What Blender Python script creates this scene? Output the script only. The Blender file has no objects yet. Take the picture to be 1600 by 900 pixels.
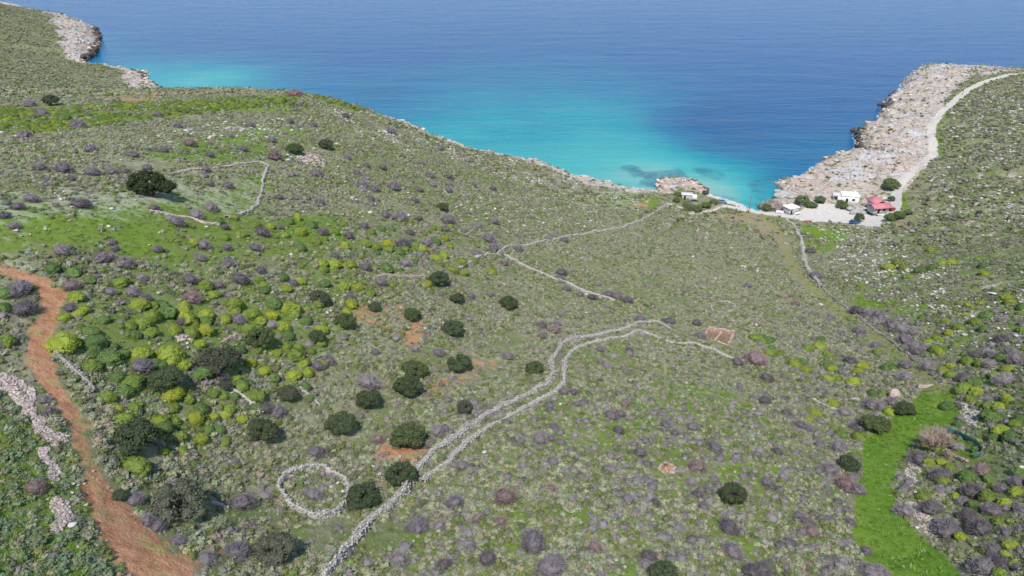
import bpy, math, random
import numpy as np
from mathutils import Vector, Matrix, Euler
R = math.radians
SC = bpy.context.scene
COL = SC.collection
rng = np.random.default_rng(7)
random.seed(7)

# ------------------------------------------------------------------ camera, sky, sun, exposure
CAM_H, PITCH, FPX = 110.0, 28.0, 1110.0
cd = bpy.data.cameras.new('camera'); cam = bpy.data.objects.new('camera', cd); COL.objects.link(cam)
cam.location = (0, 0, CAM_H); cam.rotation_euler = (R(90 - PITCH), 0, 0)
cd.sensor_width = 36; cd.lens = 36 * FPX / 1600; cd.clip_start = 0.5; cd.clip_end = 60000
SC.camera = cam
SUN_EL = 56.0
w = bpy.data.worlds.new('World'); SC.world = w; w.use_nodes = True
nt = w.node_tree
sky = nt.nodes.new('ShaderNodeTexSky'); sky.sky_type = 'NISHITA'; sky.sun_disc = False
sky.sun_elevation = R(SUN_EL); sky.sun_rotation = R(180); sky.altitude = 100
sky.air_density = 1.0; sky.dust_density = .4; sky.ozone_density = 2.0
bg = nt.nodes['Background']; bg.inputs[1].default_value = 0.13
nt.links.new(sky.outputs[0], bg.inputs[0])
sd_ = bpy.data.lights.new('sun', 'SUN'); sd_.energy = 3.4; sd_.angle = R(0.8); sd_.color = (1, .955, .89)
sun = bpy.data.objects.new('sun', sd_); COL.objects.link(sun); sun.location = (0, -200, 400)
sun.rotation_euler = (R(90 - SUN_EL), 0, R(-6))
SC.view_settings.view_transform = 'Standard'; SC.view_settings.look = 'None'
SC.view_settings.gamma = 1; SC.view_settings.exposure = 0.72
SC.view_settings.use_curve_mapping = False
SC.cycles.max_bounces = 6; SC.cycles.diffuse_bounces = 2; SC.cycles.glossy_bounces = 2
SC.cycles.volume_bounces = 0

# ------------------------------------------------------------------ numeric helpers
_P = rng.permutation(4096)
def _h(ix, iy, s=0):
    return _P[(_P[(ix + s * 131) & 4095] + iy) & 4095] / 4095.0
def vnoise(x, y, s=0):
    ix = np.floor(x).astype(np.int64); iy = np.floor(y).astype(np.int64)
    fx = x - ix; fy = y - iy; fx = fx * fx * (3 - 2 * fx); fy = fy * fy * (3 - 2 * fy)
    a = _h(ix, iy, s); b = _h(ix + 1, iy, s); c = _h(ix, iy + 1, s); d = _h(ix + 1, iy + 1, s)
    return (a + (b - a) * fx) * (1 - fy) + (c + (d - c) * fx) * fy
def fbm(x, y, sc, octv=4, s=0):
    x = np.asarray(x, float) / sc; y = np.asarray(y, float) / sc
    t = 0; a = 1; n = 0
    for o in range(octv):
        t = t + a * (vnoise(x + 17.3 * o, y - 9.1 * o, s + o) - .5) * 2; n += a; a *= .5; x = x * 2.03; y = y * 2.03
    return t / n
def sstep(a, b, x):
    t = np.clip((x - a) / (b - a), 0, 1); return t * t * (3 - 2 * t)
cp, sp = math.cos(R(PITCH)), math.sin(R(PITCH))
def at_z(px, py, z):
    """world point where the sight line through a photo pixel meets the level z"""
    u = px - 800; v = 450 - py
    d = np.array([u, FPX * cp + v * sp, -FPX * sp + v * cp])
    t = (z - CAM_H) / d[2]
    return d[0] * t, d[1] * t
def proj(x, y, z):
    x = np.asarray(x, float); dz = np.asarray(z, float) - CAM_H
    f = y * cp - dz * sp; u = y * sp + dz * cp
    return 800 + FPX * x / f, 450 - FPX * u / f, f

# ------------------------------------------------------------------ relief: surveyed spot heights
SPOT = [(-200,1100,74),(400,1100,63),(800,1100,59),(1200,1100,56),(1800,1100,60),
(0,900,72),(250,900,67),(512,900,60),(800,900,56),(1100,900,53),(1400,900,49),(1600,900,53),
(0,750,72),(150,720,69),(283,775,63),(490,770,56.5),(640,757,54),(800,770,53),(1090,770,49),(1300,760,44),(1400,760,43),(1500,800,47),(1600,780,50),
(0,620,72),(100,620,70),(218,680,66),(412,665,59),(535,654,55),(638,676,52.5),(800,650,49.5),(866,600,46.5),(960,640,46),(1100,650,42),(1300,640,36.5),(1430,620,37),(1600,650,46),
(0,500,73),(98,530,71),(230,555,67),(345,555,62.5),(460,550,58),(585,560,52.5),(718,562,47.5),(800,530,43),(960,518,37.5),(1100,530,32),(1250,560,29),(1400,560,30),(1500,560,36),(1600,560,42),
(0,430,74),(150,430,71),(300,440,66),(450,440,60.5),(585,435,54),(685,432,48.5),(800,450,40),(933,463,32),(1130,480,25),(1300,480,18.5),(1400,480,23),(1500,480,29),(1600,460,34),(1260,420,12),
(0,340,76),(130,330,73),(270,340,69),(400,330,62.5),(550,340,54),(700,350,43.5),(800,380,37),(933,362,23),(1023,333,10),(1000,400,22.5),(1100,400,16),(1190,380,8),(1130,338,3.5),(1240,345,2.5),(1350,345,3),(1300,400,9),(1400,400,15),(1500,380,22),(1600,350,30),
(0,250,74),(150,250,72),(280,250,68.5),(420,260,61),(530,260,54),(640,270,44),(750,290,31),(850,310,19),(950,315,9.5),(1000,302,5),
(0,200,69),(150,190,66.5),(300,180,62.5),(450,153,55.5),(530,158,50),(600,180,40),(640,196,31),(700,220,19),(740,236,13.5),(800,250,9),(850,258,7),(900,274,5.5),(950,286,4.5),
(0,172,66),(100,166,64.5),(180,157,61.5),(300,154,58.5),
(0,120,38),(60,112,27),(100,90,14),(50,60,20),(0,50,30),(0,20,30),(150,130,9),(200,132,6),(60,143,42),(130,147,24),
(1460,240,6),(1400,300,4.5),(1290,300,3.5),(1250,295,2.5),(1300,260,5),(1350,250,7),(1360,210,9),(1400,190,9),(1440,200,8),(1420,150,10),(1440,106,12),(1500,112,12.5),(1600,115,14),(1503,148,11),(1540,170,13),(1600,180,18),(1520,220,13),(1600,240,22),(1500,300,14.5),(1600,300,26),(1430,350,10),(1450,280,8),
(1800,200,30),(1800,400,45),(1800,600,58),(1800,125,20),(-300,300,80),(-300,700,78),(-300,120,50),(-200,40,40),(2200,300,50),(2200,800,75)]
_S = np.array([(*at_z(a, b, c), c) for a, b, c in SPOT])
def _phi(r2): return 0.5 * r2 * np.log(r2 + 1e-9)
def _tps(P, V, lam):
    n = len(P); d2 = ((P[:, None] - P[None]) ** 2).sum(-1)
    A = np.zeros((n + 3, n + 3)); A[:n, :n] = _phi(d2) + lam * np.eye(n)
    A[:n, n] = 1; A[:n, n + 1:] = P; A[n, :n] = 1; A[n + 1:, :n] = P.T
    return np.linalg.solve(A, np.concatenate([V, np.zeros(3)]))
_SP = _S[:, :2] / 100.0
_W = _tps(_SP, _S[:, 2], 0.004)
def tps(x, y):
    x = np.asarray(x, float) / 100; y = np.asarray(y, float) / 100
    o = _W[-3] + _W[-2] * x + _W[-1] * y
    if x.size < 4000:
        X, Y = x.ravel(), y.ravel()
        return o + (_phi((X[:, None] - _SP[:, 0]) ** 2 + (Y[:, None] - _SP[:, 1]) ** 2) @ _W[:-3]).reshape(x.shape)
    for i in range(len(_SP)):
        o = o + _W[i] * _phi((x - _SP[i, 0]) ** 2 + (y - _SP[i, 1]) ** 2)
    return o

# shoreline, traced at sea level: pixel, cliff height, slope inland, width of bare rock
COAST = [(-900,-60,4,.3,20),(-300,-30,6,.3,25),(20,14,7,.25,30),(80,29,8,.2,34),(120,36,8,.2,36),(148,50,8,.2,34),(155,66,7,.2,32),(150,80,6,.25,28),(135,92,3,.3,20),(127,97,1.5,.25,12),(150,104,2,.2,12),(190,110,4,.2,14),(230,114,4,.2,16),(224,123,4,.2,16),(243,133,5,.22,18),(258,150,7,.3,20),(262,168,6,.34,12),(330,186,4,.33,8),(430,188,4,.32,8),(520,186,6,.32,10),(600,193,8,.4,20),(640,206,6,.45,24),(700,228,4,.4,24),(740,244,4,.35,22),(800,257,3,.4,20),(850,264,3,.4,20),(900,280,3,.35,18),(950,293,3,.3,16),(990,300,2.6,.3,15),(1018,303,1.5,.3,12),(1026,298,1,.2,10),(1024,284,1.2,.1,22),(1045,279,1.5,.12,22),(1070,280,1.6,.12,22),(1090,287,1.5,.1,20),(1100,296,1,.1,14),(1117,305,.4,.08,3),(1134,310.5,.3,.09,0),(1151,316,.3,.09,0),(1171,323,.3,.09,0),(1184,328,.3,.09,0),(1194,325,.5,.09,3),(1203,314,1,.1,14),(1212,303,1.6,.1,30),(1226,297,1.8,.1,40),(1216,288,1.5,.1,50),(1228,282,2,.1,55),(1252,275,2.4,.1,60),(1279,259,3.2,.12,60),(1299,246,3.5,.12,60),(1322,246,5,.12,58),(1346,249,7,.15,56),(1340,232,7,.15,52),(1336,212,6,.15,48),(1350,201,5.5,.15,46),(1376,190,6,.15,46),(1378,176,6.5,.15,46),(1390,169,6,.15,44),(1386,158,7,.15,42),(1402,144,8,.15,40),(1416,126,10,.1,36),(1424,117,11,.1,34),(1500,120,10,.1,30),(1600,126,10,.1,30),(1900,134,10,.1,30),(2600,150,10,.1,30)]
_C = np.array([(*at_z(c[0], c[1], 0.0), c[2], c[3], c[4]) for c in COAST])
_CL = np.concatenate([_C[:, :2], [[4000, _C[-1, 1]], [4000, -3000], [-6000, -3000], [-6000, _C[0, 1]]]])
def inside(x, y, poly):
    n = len(poly); r = np.zeros(np.shape(x), bool); j = n - 1
    for i in range(n):
        xi, yi = poly[i]; xj, yj = poly[j]
        if yi != yj:
            c = ((yi > y) != (yj > y)) & (x < (xj - xi) * (y - yi) / (yj - yi) + xi)
            r ^= c
        j = i
    return r
def segdist(x, y, pts, vals=None, closed=False):
    best = np.full(np.shape(x), 1e18); out = None
    if vals is not None: out = np.zeros(np.shape(x) + (vals.shape[1],))
    n = len(pts)
    for i in range(n if closed else n - 1):
        a = pts[i]; b = pts[(i + 1) % n]; dx, dy = b[0] - a[0], b[1] - a[1]
        t = np.clip(((x - a[0]) * dx + (y - a[1]) * dy) / (dx * dx + dy * dy + 1e-12), 0, 1)
        d = (x - a[0] - t * dx) ** 2 + (y - a[1] - t * dy) ** 2
        m = d < best; best = np.where(m, d, best)
        if vals is not None:
            v = vals[i] + (vals[(i + 1) % n] - vals[i]) * t[..., None]
            out[m] = v[m]
    return (np.sqrt(best), out) if vals is not None else np.sqrt(best)
def coast(x, y):
    wx = x + 2.2 * fbm(x, y, 11, 3, 31) + .8 * fbm(x, y, 3, 2, 35)
    wy = y + 3.0 * fbm(x, y, 11, 3, 41) + 1. * fbm(x, y, 3, 2, 45)
    d, v = segdist(wx, wy, _C[:, :2], _C[:, 2:])
    ins = inside(wx, wy, _CL)
    return np.where(ins, d, -d), v
def height(x, y, want=False, rough=True):
    x = np.asarray(x, float); y = np.asarray(y, float)
    d, v = coast(x, y); cl, s, wd = v[..., 0], v[..., 1], v[..., 2]
    t = tps(x, y)
    t = np.maximum(t, 1.2 + .02 * np.minimum(d, 60))
    dd = np.maximum(d, 0)
    prof = cl * (1 - np.exp(-dd / (1.2 + .45 * cl))) + s * dd + .003 * np.maximum(dd - 25, 0) ** 2
    k = .25 + 2.75 * sstep(4, 25, t)
    h = np.where(d > 0, -k * np.log(np.exp(-np.clip(t, -50, 200) / k) + np.exp(-np.clip(prof, 0, 200) / k)) + k * math.log(2) * np.exp(-dd / 6), 0)
    east = sstep(-6, 4, region(x, y, EASTR, 2., 1, 2.) * 20 - 10) if 'EASTR' in globals() else 0
    rock = (1 - .85 * east) * np.where(wd > 1, 1 - sstep(.75, 1.15, d / np.maximum(wd, 1) + .35 * fbm(x, y, 14, 3, 5)), 0) * (d > -3)
    land = .35 * fbm(x, y, 22, 4, 1) * sstep(0, 25, d)
    if rough:
        rg = 1 - np.abs(fbm(x, y, 9, 4, 9)) * 2
        flat = yard(x, y) if 'yard' in globals() else 0
        land = land + rock * (1 - flat) * np.minimum(.4 + cl * .26, 2.3) * (rg - .45) * sstep(0, 1.5, d + .6)
        land = land + .12 * fbm(x, y, 2.2, 2, 14) * sstep(0, 8, d)
    h = np.where(d > 0, h + land, -.25 + .16 * d + .5 * rock * (fbm(x, y, 4, 3, 9)))
    h = np.maximum(h, -14)
    return (h, d, rock, wd) if want else h
def ray(px, py, rough=False):
    """photo pixel -> the spot on the ground seen there"""
    px = np.atleast_1d(np.asarray(px, float)); py = np.atleast_1d(np.asarray(py, float))
    u = px - 800; v = 450 - py
    D = np.stack([u, FPX * cp + v * sp, -FPX * sp + v * cp], 1)
    D /= np.linalg.norm(D, axis=1)[:, None]
    lo = np.full(len(px), 25.0); hi = lo.copy(); hit = np.zeros(len(px), bool)
    t = lo.copy()
    while not hit.all() and t.min() < 1500:
        act = ~hit
        P = D * t[:, None]
        hh = height(P[act, 0], P[act, 1], rough=rough)
        gap = CAM_H + P[act, 2] - np.maximum(hh, -.2)
        ia = np.where(act)[0]
        under = gap <= 0
        hit[ia[under]] = True; hi[ia[under]] = t[ia[under]]
        ok = ia[~under]; lo[ok] = t[ok]
        t[ok] = t[ok] + np.clip(gap[~under] * .7, .6, 25)
        if (t[~hit] > 1500).all(): break
    hi = np.where(hit, hi, lo + 1)
    for _ in range(14):
        m = (lo + hi) / 2; P = D * m[:, None]
        un = CAM_H + P[:, 2] - np.maximum(height(P[:, 0], P[:, 1], rough=rough), -.2) <= 0
        hi = np.where(un, m, hi); lo = np.where(un, lo, m)
    P = D * hi[:, None]
    return P[:, 0], P[:, 1], height(P[:, 0], P[:, 1]), hi

# ------------------------------------------------------------------ materials
def new_mat(name):
    m = bpy.data.materials.new(name); m.use_nodes = True
    t = m.node_tree; b = t.nodes['Principled BSDF']; b.inputs['Roughness'].default_value = .9
    if 'Specular IOR Level' in b.inputs: b.inputs['Specular IOR Level'].default_value = .2
    return m, t, b
def N(t, kind, **k):
    n = t.nodes.new(kind)
    for a, v in k.items(): setattr(n, a, v)
    return n
def mixc(t, fac, a, b, mode='MIX'):
    n = t.nodes.new('ShaderNodeMix'); n.data_type = 'RGBA'; n.blend_type = mode
    for i, v in ((0, fac), (6, a), (7, b)):
        if isinstance(v, bpy.types.NodeSocket): t.links.new(v, n.inputs[i])
        elif isinstance(v, (tuple, list)): n.inputs[i].default_value = (*v, 1)
        else: n.inputs[i].default_value = v
    return n.outputs[2]
def math_(t, op, a, b=0.0, clamp=False):
    n = t.nodes.new('ShaderNodeMath'); n.operation = op; n.use_clamp = clamp
    for i, v in ((0, a), (1, b)):
        if isinstance(v, bpy.types.NodeSocket): t.links.new(v, n.inputs[i])
        else: n.inputs[i].default_value = v
    return n.outputs[0]
def noise(t, vec, scale, detail=4, rough=.6):
    n = N(t, 'ShaderNodeTexNoise'); n.inputs['Scale'].default_value = scale
    n.inputs['Detail'].default_value = detail; n.inputs['Roughness'].default_value = rough
    if vec is not None: t.links.new(vec, n.inputs['Vector'])
    return n.outputs['Fac']
def ramp(t, fac, lo, hi, a=0.0, b=1.0):
    n = N(t, 'ShaderNodeMapRange'); n.clamp = True
    for i, v in ((1, lo), (2, hi), (3, a), (4, b)): n.inputs[i].default_value = v
    t.links.new(fac, n.inputs[0]); return n.outputs[0]
def attr(t, name, kind='GEOMETRY'):
    n = N(t, 'ShaderNodeAttribute'); n.attribute_name = name; n.attribute_type = kind; return n
def coords(t): return N(t, 'ShaderNodeTexCoord').outputs['Object']
def bump(t, b, h, strength=.5, dist=.1):
    n = N(t, 'ShaderNodeBump'); n.inputs['Strength'].default_value = strength; n.inputs['Distance'].default_value = dist
    t.links.new(h, n.inputs['Height']); t.links.new(n.outputs[0], b.inputs['Normal'])
def simple(name, col, rough=.8, var=.25, scale=3., metal=0., spec=.2):
    m, t, b = new_mat(name); b.inputs['Roughness'].default_value = rough; b.inputs['Metallic'].default_value = metal
    b.inputs['Specular IOR Level'].default_value = spec
    n = noise(t, coords(t), scale)
    c = mixc(t, ramp(t, n, .3, .7), tuple(v * (1 - var) for v in col), tuple(min(v * (1 + var), .95) for v in col))
    t.links.new(c, b.inputs['Base Color']); return m

# ground -------------------------------------------------------------
def ground_material():
    m, t, b = new_mat('ground'); b.inputs['Specular IOR Level'].default_value = .1
    co = coords(t)
    n1 = noise(t, co, .9, 6, .65); n2 = noise(t, co, .12, 4); n3 = noise(t, co, 4.5, 3); n4 = noise(t, co, .035, 3)
    base = mixc(t, ramp(t, n1, .35, .65), (.125, .13, .062), (.25, .245, .155))
    base = mixc(t, ramp(t, n2, .45, .65), base, (.12, .15, .05))
    base = mixc(t, math_(t, 'MULTIPLY', ramp(t, n3, .60, .70), .45), base, (.33, .32, .27))
    gcol = mixc(t, ramp(t, n1, .3, .7), (.08, .145, .012), (.15, .225, .03))
    gcol = mixc(t, ramp(t, n4, .42, .6), gcol, (.13, .17, .04))
    gcol = mixc(t, math_(t, 'MULTIPLY', ramp(t, noise(t, co, 2.3, 4), .6, .75), .5), gcol, (.21, .25, .12))
    g = attr(t, 'm_grass').outputs['Fac']
    gm = ramp(t, math_(t, 'ADD', g, math_(t, 'MULTIPLY', math_(t, 'SUBTRACT', noise(t, co, .35, 5), .5), 1.6)), .35, .6)
    c = mixc(t, gm, base, gcol)
    fd = attr(t, 'm_field').outputs['Fac']
    fc = mixc(t, ramp(t, n1, .3, .7), (.066, .135, .012), (.115, .205, .025)); fc = mixc(t, ramp(t, n2, .45, .65), fc, (.14, .21, .03)); fc = mixc(t, math_(t, 'MULTIPLY', ramp(t, n3, .66, .74), .5), fc, (.3, .33, .2))
    c = mixc(t, ramp(t, math_(t, 'ADD', fd, math_(t, 'MULTIPLY', math_(t, 'SUBTRACT', n1, .5), .6)), .35, .6), c, fc)
    red = attr(t, 'm_red').outputs['Fac']
    rc = mixc(t, ramp(t, n1, .35, .65), (.27, .125, .06), (.42, .225, .13))
    rc = mixc(t, math_(t, 'MULTIPLY', ramp(t, noise(t, co, .45, 4), .54, .66), .8), rc, (.24, .24, .08))
    rc = mixc(t, ramp(t, noise(t, co, 6, 3), .62, .72), rc, (.5, .42, .34))
    rm = ramp(t, math_(t, 'ADD', red, math_(t, 'MULTIPLY', math_(t, 'SUBTRACT', noise(t, co, .8, 5), .5), 1.2)), .40, .6)
    c = mixc(t, rm, c, rc)
    rock = attr(t, 'm_rock').outputs['Fac']
    vo = N(t, 'ShaderNodeTexVoronoi'); vo.feature = 'DISTANCE_TO_EDGE'; vo.inputs['Scale'].default_value = .30; t.links.new(co, vo.inputs['Vector'])
    kc = mixc(t, ramp(t, n1, .3, .7), (.30, .245, .20), (.50, .43, .365))
    kc = mixc(t, ramp(t, noise(t, co, .08, 3), .5, .62), kc, (.42, .41, .40))
    v2 = N(t, 'ShaderNodeTexVoronoi'); v2.feature = 'DISTANCE_TO_EDGE'; v2.inputs['Scale'].default_value = .09; t.links.new(co, v2.inputs['Vector'])
    kc = mixc(t, math_(t, 'MULTIPLY', ramp(t, v2.outputs['Distance'], .05, 0), .6), kc, (.13, .11, .095))
    kc = mixc(t, math_(t, 'MULTIPLY', ramp(t, vo.outputs['Distance'], .07, 0), .55), kc, (.12, .10, .085))
    kc = mixc(t, ramp(t, noise(t, co, .11, 3), .62, .70), kc, (.36, .26, .19))
    geo = N(t, 'ShaderNodeNewGeometry'); sx = N(t, 'ShaderNodeSeparateXYZ'); t.links.new(geo.outputs['Position'], sx.inputs[0])
    wet = ramp(t, math_(t, 'ADD', sx.outputs[2], math_(t, 'MULTIPLY', n2, -1.2)), .35, -.5)      # dark tide line
    kc = mixc(t, math_(t, 'MULTIPLY', wet, .85), kc, (.06, .05, .045))
    km = ramp(t, math_(t, 'ADD', rock, math_(t, 'MULTIPLY', math_(t, 'SUBTRACT', noise(t, co, .25, 5), .5), 1.3)), .36, .52)
    c = mixc(t, km, c, kc)
    gr = attr(t, 'm_gravel').outputs['Fac']
    vc = mixc(t, ramp(t, n1, .3, .7), (.40, .37, .33), (.54, .51, .47))
    vm = ramp(t, math_(t, 'ADD', gr, math_(t, 'MULTIPLY', math_(t, 'SUBTRACT', n1, .5), .5)), .4, .6)
    c = mixc(t, vm, c, vc)
    sw = attr(t, 'm_brown').outputs['Fac']
    bm_ = ramp(t, math_(t, 'ADD', sw, math_(t, 'MULTIPLY', math_(t, 'SUBTRACT', n1, .5), .8)), .4, .7)
    c = mixc(t, math_(t, 'MULTIPLY', bm_, .7), c, (.25, .20, .12))
    pa = attr(t, 'm_pale').outputs['Fac']
    mp = N(t, 'ShaderNodeMapping'); mp.inputs['Scale'].default_value = (.5, 1, 1); t.links.new(co, mp.inputs['Vector'])
    pm = math_(t, 'MULTIPLY', ramp(t, math_(t, 'ADD', noise(t, mp.outputs[0], .5, 6, .7), math_(t, 'MULTIPLY', pa, .22)), .60, .76), ramp(t, pa, .1, .5))
    c = mixc(t, math_(t, 'MULTIPLY', pm, .55), c, (.36, .38, .29))
    t.links.new(c, b.inputs['Base Color'])
    bump(t, b, math_(t, 'ADD', n1, math_(t, 'MULTIPLY', n3, .4)), .9, .35)
    return m
GROUND = ground_material()

def plant_material(name, c0, c1, c2, tint=None, kind='INSTANCER', trans=0.0):
    """three tones by the per-face 'tone' attribute; a whole plant leans to 'tint' by its own number"""
    m, t, b = new_mat(name)
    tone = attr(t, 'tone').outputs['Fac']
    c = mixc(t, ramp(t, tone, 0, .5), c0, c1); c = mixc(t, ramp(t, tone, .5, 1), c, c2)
    if kind == 'INSTANCER':
        a = attr(t, 'tint', 'INSTANCER'); c = mixc(t, 1.0, c, a.outputs['Color'], 'MULTIPLY')
    elif kind == 'OBJECT':
        o = N(t, 'ShaderNodeObjectInfo'); c = mixc(t, 1.0, c, o.outputs['Color'], 'MULTIPLY')
    t.links.new(c, b.inputs['Base Color'])
    b.inputs['Roughness'].default_value = .75
    return m
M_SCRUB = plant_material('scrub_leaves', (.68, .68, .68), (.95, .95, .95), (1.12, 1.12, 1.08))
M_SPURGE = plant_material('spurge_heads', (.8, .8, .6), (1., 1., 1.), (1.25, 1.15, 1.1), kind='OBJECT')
M_THORN = plant_material('thorn_twigs', (.7, .7, .7), (1., 1., 1.), (1.3, 1.25, 1.25), kind='OBJECT')
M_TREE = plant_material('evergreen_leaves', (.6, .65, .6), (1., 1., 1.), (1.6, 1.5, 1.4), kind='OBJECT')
M_STONE = plant_material('loose_limestone', (.75, .72, .7), (1., 1., 1.), (1.25, 1.22, 1.2))
M_BARK = simple('bark', (.13, .10, .08), .9)
def wall_mat(name, col):
    m, t, b = new_mat(name); tone = attr(t, 'tone').outputs['Fac']
    n = noise(t, coords(t), 3, 5)
    c = mixc(t, ramp(t, tone, 0, 1), tuple(v * .62 for v in col), tuple(min(1, v * 1.3) for v in col))
    c = mixc(t, ramp(t, n, .45, .7), c, tuple(v * .6 for v in col))
    t.links.new(c, b.inputs['Base Color']); bump(t, b, n, .5, .04); return m
M_WALL = wall_mat('dry_stone', (.36, .335, .30)); M_PALE = wall_mat('pale_rubble', (.40, .33, .29)); M_REDST = wall_mat('reddish_stone', (.34, .26, .215))
M_ORANGE = wall_mat('orange_stone', (.42, .30, .235)); M_GREYROCK = wall_mat('grey_rock', (.36, .35, .33)); M_OLDW = wall_mat('lichened_stone', (.26, .24, .215))

# ------------------------------------------------------------------ mesh helpers
def link(name, me, parent=None, loc=None):
    o = bpy.data.objects.new(name, me); COL.objects.link(o)
    if parent is not None: o.parent = parent
    if loc is not None: o.location = loc
    return o
def tag(o, label=None, cat=None, group=None, kind=None):
    if label: o['label'] = label
    if cat: o['category'] = cat
    if group: o['group'] = group
    if kind: o['kind'] = kind
    return o
def empty(name, loc, rz=0):
    o = bpy.data.objects.new(name, None); COL.objects.link(o); o.location = loc; o.rotation_euler = (0, 0, rz); o.empty_display_size = .5
    return o
def fast_mesh(name, V, F, mat=None, tone=None, smooth=False):
    """V (n,3); F (m,3) or (m,4)"""
    V = np.asarray(V, np.float32); F = np.asarray(F, np.int32); k = F.shape[1]
    me = bpy.data.meshes.new(name)
    me.vertices.add(len(V)); me.vertices.foreach_set('co', V.ravel())
    me.loops.add(F.size); me.loops.foreach_set('vertex_index', F.ravel())
    me.polygons.add(len(F)); me.polygons.foreach_set('loop_start', np.arange(0, F.size, k, dtype=np.int32))
    if smooth: me.polygons.foreach_set('use_smooth', np.ones(len(F), bool))
    if tone is not None:
        a = me.attributes.new('tone', 'FLOAT', 'FACE'); a.data.foreach_set('value', np.asarray(tone, np.float32))
    me.update(calc_edges=True)
    if mat: me.materials.append(mat)
    return me
class MB:
    """collects triangles for ONE mesh"""
    def __init__(s): s.v = []; s.f = []; s.t = []; s.n = 0
    def add(s, V, F, tone=None):
        V = np.asarray(V, float); F = np.asarray(F, int)
        if F.shape[1] == 4: F = np.concatenate([F[:, [0, 1, 2]], F[:, [0, 2, 3]]]); tone = None if tone is None or np.ndim(tone) == 0 else np.concatenate([tone, tone])
        s.v.append(V); s.f.append(F + s.n); s.n += len(V)
        s.t.append(np.full(len(F), .5 if tone is None else tone) if tone is None or np.ndim(tone) == 0 else np.asarray(tone))
        return s
    def box(s, c, size, rz=0, tone=.5, taper=0):
        x, y, z = [v / 2 for v in size]
        V = np.array([[i * x, j * y, k * z] for k in (-1, 1) for j in (-1, 1) for i in (-1, 1)], float)
        V[4:, :2] *= 1 - taper
        ca, sa = math.cos(rz), math.sin(rz)
        V = np.stack([V[:, 0] * ca - V[:, 1] * sa, V[:, 0] * sa + V[:, 1] * ca, V[:, 2]], 1) + np.array(c)
        return s.add(V, [[0, 2, 3, 1], [4, 5, 7, 6], [0, 1, 5, 4], [2, 6, 7, 3], [0, 4, 6, 2], [1, 3, 7, 5]], tone)
    def tube(s, a, b, r0, r1, n=6, tone=.5):
        a = np.array(a, float); b = np.array(b, float); d = b - a; d /= np.linalg.norm(d) + 1e-9
        u = np.cross(d, [0.3, .1, 1]); u /= np.linalg.norm(u) + 1e-9; w_ = np.cross(d, u)
        an = np.arange(n) * 2 * math.pi / n
        ring = np.cos(an)[:, None] * u + np.sin(an)[:, None] * w_
        V = np.concatenate([a + ring * r0, b + ring * r1, [a], [b]])
        F = []
        for i in range(n):
            j = (i + 1) % n; F += [[i, j, n + j], [i, n + j, n + i], [j, i, 2 * n], [n + i, n + j, 2 * n + 1]]
        return s.add(V, F, tone)
    def mesh(s, name, mat, smooth=False):
        return fast_mesh(name, np.concatenate(s.v), np.concatenate(s.f), mat, np.concatenate(s.t), smooth)
    def arrays(s): return np.concatenate(s.v), np.concatenate(s.f), np.concatenate(s.t)
def _ico(sub):
    p = (1 + 5 ** .5) / 2
    V = [(-1, p, 0), (1, p, 0), (-1, -p, 0), (1, -p, 0), (0, -1, p), (0, 1, p), (0, -1, -p), (0, 1, -p), (p, 0, -1), (p, 0, 1), (-p, 0, -1), (-p, 0, 1)]
    F = [(0, 11, 5), (0, 5, 1), (0, 1, 7), (0, 7, 10), (0, 10, 11), (1, 5, 9), (5, 11, 4), (11, 10, 2), (10, 7, 6), (7, 1, 8), (3, 9, 4), (3, 4, 2), (3, 2, 6), (3, 6, 8), (3, 8, 9), (4, 9, 5), (2, 4, 11), (6, 2, 10), (8, 6, 7), (9, 8, 1)]
    V = [np.array(v) / np.linalg.norm(v) for v in V]
    for _ in range(sub):
        c = {}; G = []
        def mid(a, b):
            k = (min(a, b), max(a, b))
            if k not in c:
                m_ = V[a] + V[b]; V.append(m_ / np.linalg.norm(m_)); c[k] = len(V) - 1
            return c[k]
        for a, b, d in F:
            x, y, z = mid(a, b), mid(b, d), mid(d, a); G += [(a, x, z), (b, y, x), (d, z, y), (x, y, z)]
        F = G
    return np.array(V), np.array(F)
ICO = [_ico(i) for i in range(4)]
def lump(mb, c, r, sub=1, amp=.25, freq=2.0, tone=(.2, .8), seed=None):
    V, F = ICO[sub]; s = int(rng.integers(0, 900)) if seed is None else seed
    n = fbm(V[:, 0] * freq + V[:, 2] * 1.7 * freq + s, V[:, 1] * freq - V[:, 2] * 1.3 * freq + s * .7, 1., 3, s)
    r = np.asarray(r if np.ndim(r) else (r, r, r), float)
    P = V * (1 + amp * 2 * n)[:, None] * r + np.asarray(c)
    mb.add(P, F, rng.uniform(tone[0], tone[1], len(F)))
def leaves(mb, P, Nrm, size, tone=(.0, 1.), jit=.7, asp=1.6):
    """a small leaf (one triangle pair) at every point, roughly facing outward"""
    n = len(P); d = Nrm + rng.normal(0, jit, (n, 3)); d /= np.linalg.norm(d, axis=1)[:, None]
    u = np.cross(d, rng.normal(0, 1, (n, 3))); u /= np.linalg.norm(u, axis=1)[:, None] + 1e-9; w_ = np.cross(d, u)
    s = size * rng.uniform(.6, 1.3, n)[:, None]
    V = np.stack([P - u * s * asp * .5, P + w_ * s * .5, P + u * s * asp * .5, P - w_ * s * .5], 1).reshape(-1, 3)
    b = np.arange(n)[:, None] * 4
    F = np.concatenate([b + [0, 1, 2], b + [0, 2, 3]]); tn = rng.uniform(tone[0], tone[1], n)
    mb.add(V, F, np.concatenate([tn, tn]))
def dirs(n, lo=-.1):
    z = rng.uniform(lo, 1, n); a = rng.uniform(0, 2 * math.pi, n); r = np.sqrt(np.maximum(0, 1 - z * z))
    return np.stack([r * np.cos(a), r * np.sin(a), z], 1)

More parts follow.
